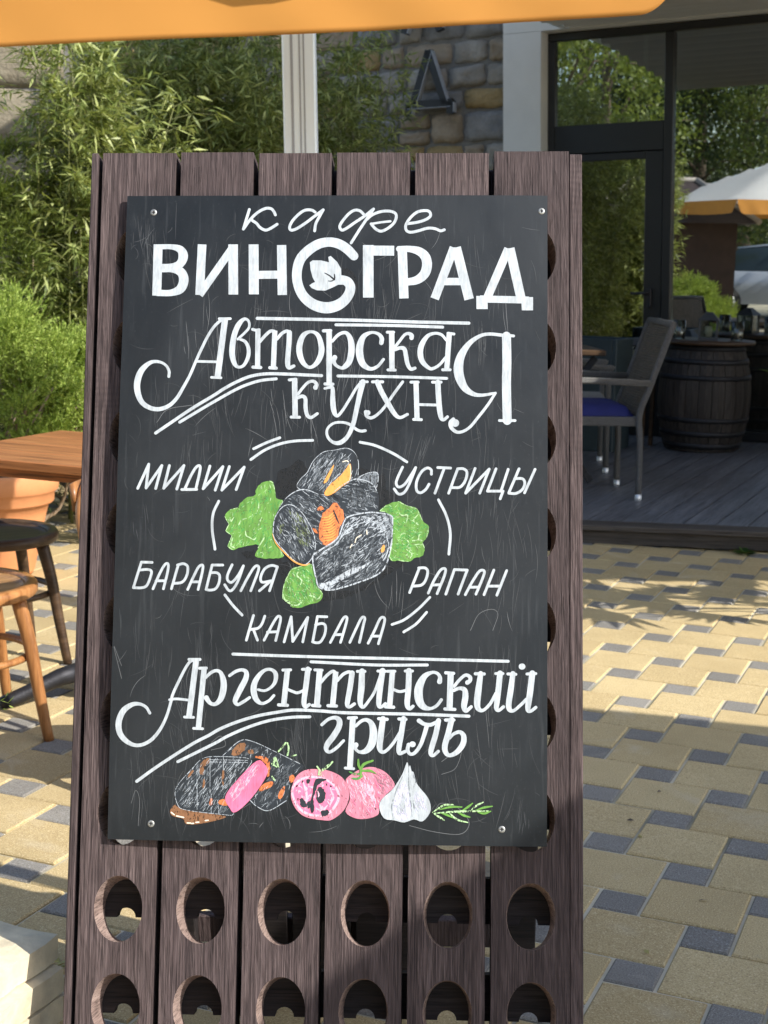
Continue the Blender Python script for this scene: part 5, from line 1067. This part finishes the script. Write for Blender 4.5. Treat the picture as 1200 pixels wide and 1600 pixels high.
for i in range(N):
    for k in range(rows-1): q = i*rows+k; F.append((q, q+1, q+rows+1, q+rows))
MB().add(V, F).build('valance', M['orange_cloth'], pg, True)
hv = []; hf = []
for i in range(N+1):
    p = V[i*rows+rows-1]; q = V[i*rows+rows-2]; k_ = .55
    hv += [(p[0], p[1]-.0016, p[2]-.001), (p[0]+(q[0]-p[0])*k_, p[1]+(q[1]-p[1])*k_-.0016, p[2]+(q[2]-p[2])*k_), (p[0], p[1]+.002, p[2]-.001)]
for i in range(N): hf += [(3*i, 3*i+1, 3*i+4, 3*i+3), (3*i+2, 3*i, 3*i+3, 3*i+5)]
MB().add(hv, hf).build('hem', M['orange_cloth'], pg, True)
parasol((PRX, PRY, 0), R(-14.9), 1.5, 2.22, .6, 'parasol standing right beside the viewer, shading the near pavers')
parasol((4.20, 6.22, 0), R(2), 1.5, 2.22, .6, 'unseen parasol added at the right to shade the deck and its edge')  # out of view; added for its shadow on the deck and its edge

parasol((-2.05, -1.75, 0), R(12), 1.7, 2.35, .6, 'unseen parasol added behind the viewer to cut the sky light')  # out of view; added to block part of the sky light on the rack
# ------------------------------------------------------------------ plants
def leaf_quads(base, d, nrm, L, W):
    """base (N,3), direction d, side from nrm; lance-shaped quads"""
    d = d/np.linalg.norm(d, axis=1, keepdims=True); w = np.cross(d, nrm); w /= np.maximum(np.linalg.norm(w, axis=1, keepdims=True), 1e-6)
    L = L[:,None]; W = W[:,None]; mid = base + d*L*.42
    return np.stack([base, mid + w*W*.5, base + d*L, mid - w*W*.5], 1)
def bamboo(loc, H_, n_culm, spread, dens, seed, label, lean=(0,0)):
    r = np.random.default_rng(seed); t = empty('bamboo', loc); tag(t, label, 'bamboo', 'bamboo plants before the stone wall'); cm = MB(); B_, D_ = [], []
    for k in range(n_culm):
        a = r.uniform(0, 6.28); x0, y0 = r.normal(0, .10, 2); h = H_*r.uniform(.75, 1.05); ox, oy = spread*r.uniform(.3,1)*math.cos(a)+lean[0], spread*r.uniform(.3,1)*math.sin(a)+lean[1]
        pts = [(x0 + ox*(s**2), y0 + oy*(s**2), h*s*(1-.10*s)) for s in np.linspace(0, 1, 9)]
        cm.tube(pts, [.0075*(1-.85*i/8)+.0008 for i in range(9)], 5)
        P = np.array(pts)
        for s in np.linspace(.12, 1, int(9+h*9)):
            q = s*8; i = min(7, int(q)); b = P[i] + (P[i+1]-P[i])*(q-i)
            for _ in range(2):
                an = r.uniform(0, 6.28); l = r.uniform(.18, .42)*(1.1-.5*s); bd = np.array([math.cos(an), math.sin(an), r.uniform(.2,.9)]); bd /= np.linalg.norm(bd); tip = b + bd*l
                cm.tube([b, (b+tip)/2 + np.array([0,0,.01]), tip - np.array([0,0,.02])], [.0018,.0014,.0007], 3, caps=False)
                m = int(2.7*dens*r.uniform(.3,1.5))
                u = r.uniform(.25, 1.05, m)[:,None]; c = b + bd*l*u + r.normal(0,.012,(m,3)); dd = bd*.7 + r.normal(0,.55,(m,3)); dd[:,2] -= .35
                B_.append(c); D_.append(dd)
    cm.build('culms', M['culm'], t); B_ = np.concatenate(B_); D_ = np.concatenate(D_); n = len(B_)
    Q = leaf_quads(B_, D_, r.normal(0,.6,(n,3))+np.array([0,0,1.]), r.uniform(.045,.105,n), r.uniform(.009,.0155,n)); Q[:,2,2] -= .008
    quads_obj('foliage', Q, M['bamboo_leaf'], t); return t
bam = [((-1.46,7.15),2.40,14,.30,10,(.08,-.05),'sunlit bamboo clump at the corner of the pale stone pillar'), ((-1.22,8.25),2.75,11,.40,8,(.1,0),'bamboo clump rising beside the sunlit one'), ((-.95,8.5),2.9,14,.45,10,(0,-.1),'shaded bamboo clump left of the white parasol mast'), ((-.50,9.0),2.9,12,.42,8,(-.05,0),'shaded bamboo clump directly behind the white parasol mast'), ((-.12,9.4),2.8,8,.32,6,(-.10,0),'thin bamboo clump before the metal letters of the stone wall'),
       ((-1.50,8.9),2.7,10,.36,9,(.1,0),'bamboo clump behind the sunlit one'), ((-2.55,8.2),1.6,7,.30,7,(-.1,0),'bamboo clump behind the pale stone pillar'), ((.25,10.0),1.75,5,.30,4,(0,0),'short bamboo clump before the stone wall near the plaster pier')]
for k, (p, h, n, s, d, ln, lab) in enumerate(bam): bamboo((p[0], p[1], 0), h, n, s, d, 100+k, lab, ln)
def juniper(loc, rx, ry, rz_, n, seed, label, mat='juniper_leaf', stems=True, lift=.12, sz=1.0, nm='juniper_bush', group='juniper bushes along the terrace'):
    """lobed bush: lobes over an uneven ellipsoid, each lobe a ball of feathery sprays of tiny scale leaves"""
    r = np.random.default_rng(seed); t = empty(nm, loc); tag(t, label, 'bush', group)
    th = r.uniform(0, 6.28, n); cz = r.uniform(-.30, 1, n); sr = np.sqrt(np.maximum(0, 1-cz**2)); rad = r.uniform(.66, 1.0, n)
    D = np.stack([np.cos(th)*sr, np.sin(th)*sr, cz], 1); C = D*np.array([rx, ry, rz_])*rad[:,None] + np.array([0,0,rz_*.45+lift]); C[:,2] = np.maximum(C[:,2], .10)
    lr = r.uniform(.055, .115, n)*sz; S = 46; K = 15
    sd_ = r.normal(0,1,(n,S,3)) + D[:,None]*.7 + np.array([0,0,.45]); sd_ /= np.linalg.norm(sd_, axis=2, keepdims=True)
    root = C[:,None] + sd_*lr[:,None,None]*r.uniform(.35,.95,(n,S,1)); out = sd_ + np.array([0,0,.35]) + r.normal(0,.25,(n,S,3)); out /= np.linalg.norm(out, axis=2, keepdims=True)
    L = r.uniform(.035,.075,(n,S,1,1))*sz; u = np.linspace(0,1,K)[None,None,:,None] + r.uniform(-.03,.03,(n,S,K,1))
    w = np.cross(out, r.normal(0,1,(n,S,3))); w /= np.maximum(np.linalg.norm(w, axis=2, keepdims=True), 1e-6); sg = np.where(np.arange(K) % 2 == 0, 1., -1.)[None,None,:,None]
    base = root[:,:,None] + out[:,:,None]*L*u; dd = out[:,:,None]*.9 + w[:,:,None]*sg*.8*(1.1-u) + r.normal(0,.15,(n,S,K,3))
    base = base.reshape(-1,3); dd = dd.reshape(-1,3); m = len(base)
    Q = leaf_quads(base, dd, r.normal(0,1,(m,3)), r.uniform(.010,.019,m)*sz, r.uniform(.0045,.0075,m)*sz)
    quads_obj('foliage', Q, M[mat], t)
    if stems:
        sb = MB()
        for k in range(16):
            a = r.uniform(0,6.28); e = np.array([math.cos(a)*rx*.8, math.sin(a)*ry*.8, rz_*r.uniform(.4,1.1)+lift]); mid = e*.5 + r.normal(0,.07,3)
            sb.tube([tuple(p) for p in spline([(0,0,0), mid*.6, mid*1.1, e], 4)], [.016-.0011*i for i in range(13)], 6)
        sb.build('branches', M['juniper_bark'], t)
    return t
juniper((-1.60,6.30,0), .46, .42, .50, 120, 1, 'bright green sunlit juniper bush rising behind the cafe table', lift=.34)
juniper((-1.16,6.50,0), .30, .30, .42, 70, 2, 'bright green juniper bush close behind the rack', lift=.34)
juniper((-2.25,6.2,0), .45, .4, .55, 90, 3, 'juniper bush at the outer end of the row', lift=.3)
juniper((-1.86,7.0,0), .30, .30, .80, 100, 14, 'tall dark green conical shrub before the pale stone pillar', mat='tree_leaf', lift=.62)
juniper((-1.45,7.25,0), .55, .35, .36, 80, 15, 'low dark shrub behind the juniper bushes', mat='pine_leaf', lift=.03)
# sprig reaching in at the left
sp = at_y(2, 1095, 3.1); r_ = np.random.default_rng(8)
o = quads_obj('conifer_sprig', leaf_quads(np.array(sp)[None] + np.c_[r_.uniform(-.09,.018,60), r_.normal(0,.01,60), r_.normal(0,.012,60)], np.c_[np.ones(60), r_.normal(0,.3,60), r_.normal(.2,.7,60)], r_.normal(0,1,(60,3)), r_.uniform(.012,.028,60), r_.uniform(.003,.005,60)), M['juniper_leaf'])
tag(o, 'bright green conifer sprig reaching in beside the bentwood chair', 'sprig')
# potted palm whose fingered shadow falls on the pavers
pp = empty('potted_palm', (2.30, 5.25, 0)); tag(pp, 'potted fan palm standing beside the deck', 'palm')
MB().lathe([(0,0),(.14,0),(.19,.32),(.21,.33),(.21,.38),(.18,.38),(.17,.33),(0,.33)], 28).build('pot', M['terracotta'], pp)
pr = np.random.default_rng(4); Q = []; sb = MB()
for k in range(34):
    a = pr.uniform(0,6.28); el = pr.uniform(.5,1.3); h = pr.uniform(.5,.85); c = np.array([math.cos(a)*math.cos(el)*h, math.sin(a)*math.cos(el)*h, .35+math.sin(el)*h]); sb.tube([(0,0,.33), tuple(c*.5+np.array([0,0,.25])), tuple(c)], .006, 5)
    ax = np.array([math.cos(a)*math.cos(el), math.sin(a)*math.cos(el), math.sin(el)]); s1_ = np.cross(ax, [0,0,1.]); s1_ /= np.linalg.norm(s1_)
    for j in range(13):
        f = (j-6)/6*1.25; d = ax*math.cos(f) + s1_*math.sin(f); L = pr.uniform(.28,.36); w = np.cross(d, np.cross(ax, s1_)); w /= np.linalg.norm(w); Q.append([c, c+d*L*.5+w*.022, c+d*L-np.array([0,0,.06]), c+d*L*.5-w*.022])
sb.build('stalks', M['culm'], pp); quads_obj('fronds', np.array(Q), M['palm_leaf'], pp)
# ------------------------------------------------------------------ pale stone pillar on the left
pil = empty('stone_pillar', (-2.52, 8.75, 0), R(6)); tag(pil, 'pale sunlit stone pillar of large blocks behind the bamboo at the left', 'pillar')
MB().box((0,.25,1.6), (1.24,.4,3.2)).build('core', M['mortar'], pil)
z = 0.0; rs = random.Random(9); k = 0
while z < 3.15:
    h = rs.uniform(.34,.42); x = -.62 + (0 if k % 2 else -.0)
    ws = [rs.uniform(.35,.75)]; ws.append(1.24-ws[0])
    for w in ws:
        o = bpy.data.objects.new('block', stone_mesh(w-.016, h-.016, .022, M['stone_pale'], 500+k)); o.location = (x+w/2, .05, z+h/2); link(o, pil); x += w; k += 1
    z += h

# ------------------------------------------------------------------ what the glazing mirrors: awning, trees, hut, car across the terrace
aw = empty('deck_awning', mat=BM); tag(aw, 'grey fabric awning with folds over the deck in front of the glazing', 'awning')
ax0 = fx(905, 60); AW = 2.3
nfold = 11
for k in range(nfold):
    y0, y1 = -.18 - AW*k/nfold, -.18 - AW*(k+1)/nfold + .012; z0, z1 = 2.86 - .16*k/nfold, 2.86 - .16*(k+1)/nfold; V = []; F = []
    for i in range(9):
        s = i/8; y = y0+(y1-y0)*s; zz = z0+(z1-z0)*s - .09*math.sin(math.pi*s)
        V += [(ax0, y, zz), (5.6, y, zz), (ax0, y, zz+.004), (5.6, y, zz+.004)]
    for i in range(8):
        q = 4*i; F += [(q, q+1, q+5, q+4), (q+2, q+6, q+7, q+3), (q, q+4, q+6, q+2), (q+1, q+3, q+7, q+5)]
    MB().add(V, F).build('fabric_fold', M['awning_cloth'], aw, True)
    MB().box(((ax0+5.6)/2, y0, z0+.015), (5.6-ax0, .03, .03)).build('cross_bar', M['white_alu'], aw)
for x in (ax0-.03, 5.63): MB().box((x, -.18-AW/2, 2.82), (.05, AW, .10)).build('side_rail', M['white_alu'], aw)
MB().box(((ax0+5.6)/2, -.20-AW, 2.71), (5.7-ax0, .05, .09)).build('front_rail', M['white_alu'], aw)
# unseen folding-arm awning, added high on the lintel to shade bamboo and deck
ua = empty('added_shade_awning', mat=BM); tag(ua, 'unseen pale folding awning added high on the lintel to shade the bamboo and deck', 'awning')
n = 16; V = []; F = []; q0 = BMi @ Vector((.55, 9.5, 3)); q1 = BMi @ Vector((4.6, 8.5, 3))
for i in range(n+1):
    for j in range(9): x = q0.x + (q1.x-q0.x)*i/n; f_ = j/8; V.append((x, -.2-3.5*f_, 3.95-.35*f_ - .03*math.sin(math.pi*f_)))
for i in range(n):
    for j in range(8): k = i*9+j; F.append((k, k+9, k+10, k+1))
MB().add(V, F).build('canvas', M['awning_cloth'], ua, True)
MB().box(((q0.x+q1.x)/2, -.24, 3.96), (q1.x-q0.x+.1, .15, .16), ch=.02).build('cassette', M['white_alu'], ua)
MB().box(((q0.x+q1.x)/2, -3.72, 3.58), (q1.x-q0.x+.1, .06, .08), ch=.01).build('front_bar', M['white_alu'], ua)
for x in (q0.x+.3, q1.x-.3): MB().tube([(x,-.26,3.90),(x+.25,-2.1,3.72),(x,-3.7,3.56)], .025, 8).build('folding_arm', M['white_alu'], ua)
n_ = en; FP = F0
def mirrored(px, py, depth): P = CAMP + ray(px, py)*depth; return P - n_*(2*(P-FP).dot(n_))
def tree(loc, h, cr, n, seed, label, mat='tree_leaf', conic=False, leaf=.16):
    r = np.random.default_rng(seed); t = empty('pine_tree' if conic else 'broadleaf_tree', loc); tag(t, label, 'tree', 'trees across the terrace'); tb_ = MB(); ends = []
    tb_.tube([(0,0,0),(r.normal(0,.1),r.normal(0,.1),h*.35),(r.normal(0,.2),r.normal(0,.2),h*.9)], [.02*h+.03,.016*h,.01], 8)
    for k in range(16):
        z = h*r.uniform(.2,.85); a = r.uniform(0,6.28); w = cr*((1.05-z/h) if conic else math.sqrt(max(.1,1-((z/h-.58)/.45)**2)))*r.uniform(.6,1); e = np.array([math.cos(a)*w, math.sin(a)*w, z+(.0 if conic else .12*h)]); ends.append(e); tb_.tube([(0,0,z*.85), tuple(e*np.array([.5,.5,1])), tuple(e)], [.05,.03,.01], 5)
    tb_.build('trunk', M['bark'], t); ncl = 120; cl = []
    for k in range(ncl):
        z = h*r.uniform(.12,.99); lim = cr*((1.03-z/h) if conic else math.sqrt(max(.04,1-((z/h-.56)/.46)**2))); a = r.uniform(0,6.28); q = lim*math.sqrt(r.uniform(.15,1)); cl.append([math.cos(a)*q, math.sin(a)*q, z])
    cl = np.array(cl); m = n//ncl; C = (cl[:,None] + r.normal(0,1,(ncl,m,3))*np.array([.34,.34,.24])*cr*.34).reshape(-1,3); C[:,2] = np.maximum(C[:,2], .3); N = len(C)
    quads_obj('crown', leaf_quads(C, r.normal(0,1,(N,3))+np.array([0,0,-.3]), r.normal(0,1,(N,3)), r.uniform(.6,1.3,N)*leaf, r.uniform(.5,1,N)*leaf*.55), M[mat], t); return t
tr = [(845,30,8.5,2.4,0,'light green broadleaf tree nearest to the terrace'),(930,36,9.5,2.6,0,'light green broadleaf tree behind the hut'),(1010,44,10.5,2.6,1,'dark pine behind the hut'),(1085,42,11,2.6,1,'dark pine with broad crown across the terrace'),(1160,46,11.5,2.8,1,'tall dark pine at the end of the row'),(1240,40,10.5,3.0,0,'broad light green tree past the pines'),(1330,38,10,3.0,1,'dark pine past the broad light tree'),(1050,58,14,3.6,0,'tall broadleaf tree rising behind the pines'),(1180,60,14,3.6,0,'tallest broadleaf tree in the distance'),(900,52,13,3.4,1,'tall dark pine behind the light green trees'),(1290,62,14,4,0,'distant broad tree at the far side')]
for k, (px, dp, h, cr, cn, lab) in enumerate(tr):
    p = mirrored(px, 440, dp); tree((p.x, p.y, 0), h, cr, 15000, 300+k, lab, 'pine_leaf' if cn else 'tree_leaf', bool(cn), .17 if cn else .15)
# hut with a hipped brown roof
hp = mirrored(1030, 470, 27.0); hr = math.atan2(en.y, en.x) + R(72)
hut = empty('wooden_hut', (hp.x, hp.y, 0), hr); tag(hut, 'dark wooden hut with a hipped brown roof across the terrace', 'hut')
MB().box((0,0,.95), (2.5,2.0,1.9)).build('wall', M['hut_wall'], hut)
for x in (-.7,.0,.7): MB().box((x,-1.006,1.1), (.5,.03,.7)).build('window', M['car_glass'], hut)
MB().add([(-1.6,-1.3,1.8),(1.6,-1.3,1.8),(1.6,1.3,1.8),(-1.6,1.3,1.8),(-.55,0,2.55),(.55,0,2.55)], [(0,1,5,4),(1,2,5),(2,3,4,5),(3,0,4),(3,2,1,0)]).build('roof', M['roof_brown'], hut)
for a, b in (((-1.6,-1.3,1.82),(-.55,0,2.57)),((1.6,-1.3,1.82),(.55,0,2.57)),((1.6,1.3,1.82),(.55,0,2.57)),((-1.6,1.3,1.82),(-.55,0,2.57)),((-.55,0,2.57),(.55,0,2.57))): MB().tube([a,b], .05, 6).build('ridge', M['roof_trim'], hut)
# parked car
cp = mirrored(1245, 500, 30.0); car = empty('parked_car', (cp.x, cp.y, 0), hr + R(10)); tag(car, 'silver parked car beyond the terrace', 'car')
def loft(secs, mat, nm, par):
    n = len(secs[0]); V = [p for s in secs for p in s]; F = []
    for i in range(len(secs)-1):
        for k in range(n-1): F.append((i*n+k, (i+1)*n+k, (i+1)*n+k+1, i*n+k+1))
    F += [tuple(range(n)), tuple((len(secs)-1)*n+k for k in range(n-1,-1,-1))]; return MB().add(V, F).build(nm, M[mat], par, True)
loft([[(x,-w,.28),(x,-w*1.02,.5),(x,-w*.98,h*.94),(x,-w*.8,h),(x,w*.8,h),(x,w*.98,h*.94),(x,w*1.02,.5),(x,w,.28)] for x,w,h in ((-2.15,.70,.72),(-2.0,.82,.88),(-1.2,.88,.95),(0,.89,.96),(1.1,.88,.92),(1.9,.82,.80),(2.15,.70,.66))], 'car_paint', 'body', car)
loft([[(x,-w,.90),(x,-w*.86,h*.985),(x,-w*.7,h),(x,w*.7,h),(x,w*.86,h*.985),(x,w,.90)] for x,w,h in ((-1.75,.74,.97),(-1.15,.78,1.38),(-.3,.79,1.46),(.4,.78,1.42),(1.15,.74,.98))], 'car_glass', 'cabin_glass', car)
loft([[(x,-w,h-.03),(x,-w*.9,h),(x,w*.9,h),(x,w,h-.03)] for x,w,h in ((-1.2,.62,1.40),(-.4,.66,1.49),(.42,.63,1.44))], 'car_paint', 'roof', car)
for x in (-1.35, 1.35):
    for s in (-1,1):
        w = MB().lathe([(.0,-.1),(.31,-.1),(.32,-.06),(.32,.06),(.31,.1),(0,.1)], 24).xf(Matrix.Translation((x,s*.80,.32)) @ Matrix.Rotation(R(90),4,'X')).build('wheel', M['rubber'], car)
        MB().lathe([(0,.0),(.19,.0),(.2,.02),(0,.03)], 18).xf(Matrix.Translation((x,s*.905,.32)) @ Matrix.Rotation(R(-90*s),4,'X')).build('rim', M['steel_cap'], w)
# far parasol seen in the glazing
fp = mirrored(1225, 470, 26.0); parasol((fp.x, fp.y, 0), .4, 1.9, 2.15, .85, 'white parasol with orange valance standing before the hut', mast=.08, valance=.22)

for k, (x, y, h, cr, cn, lab) in enumerate(((-5.5,-11,7.5,2.8,0,'unseen broadleaf tree added behind the viewer at the left to hold back sky light'),(-1.0,-12.5,8,3.0,1,'unseen dark pine added behind the viewer to hold back sky light'))): tree((x,y,0), h, cr, 9000, 400+k, lab, 'pine_leaf' if cn else 'tree_leaf', bool(cn), .22)  # trees out of view, added to block sky light from behind
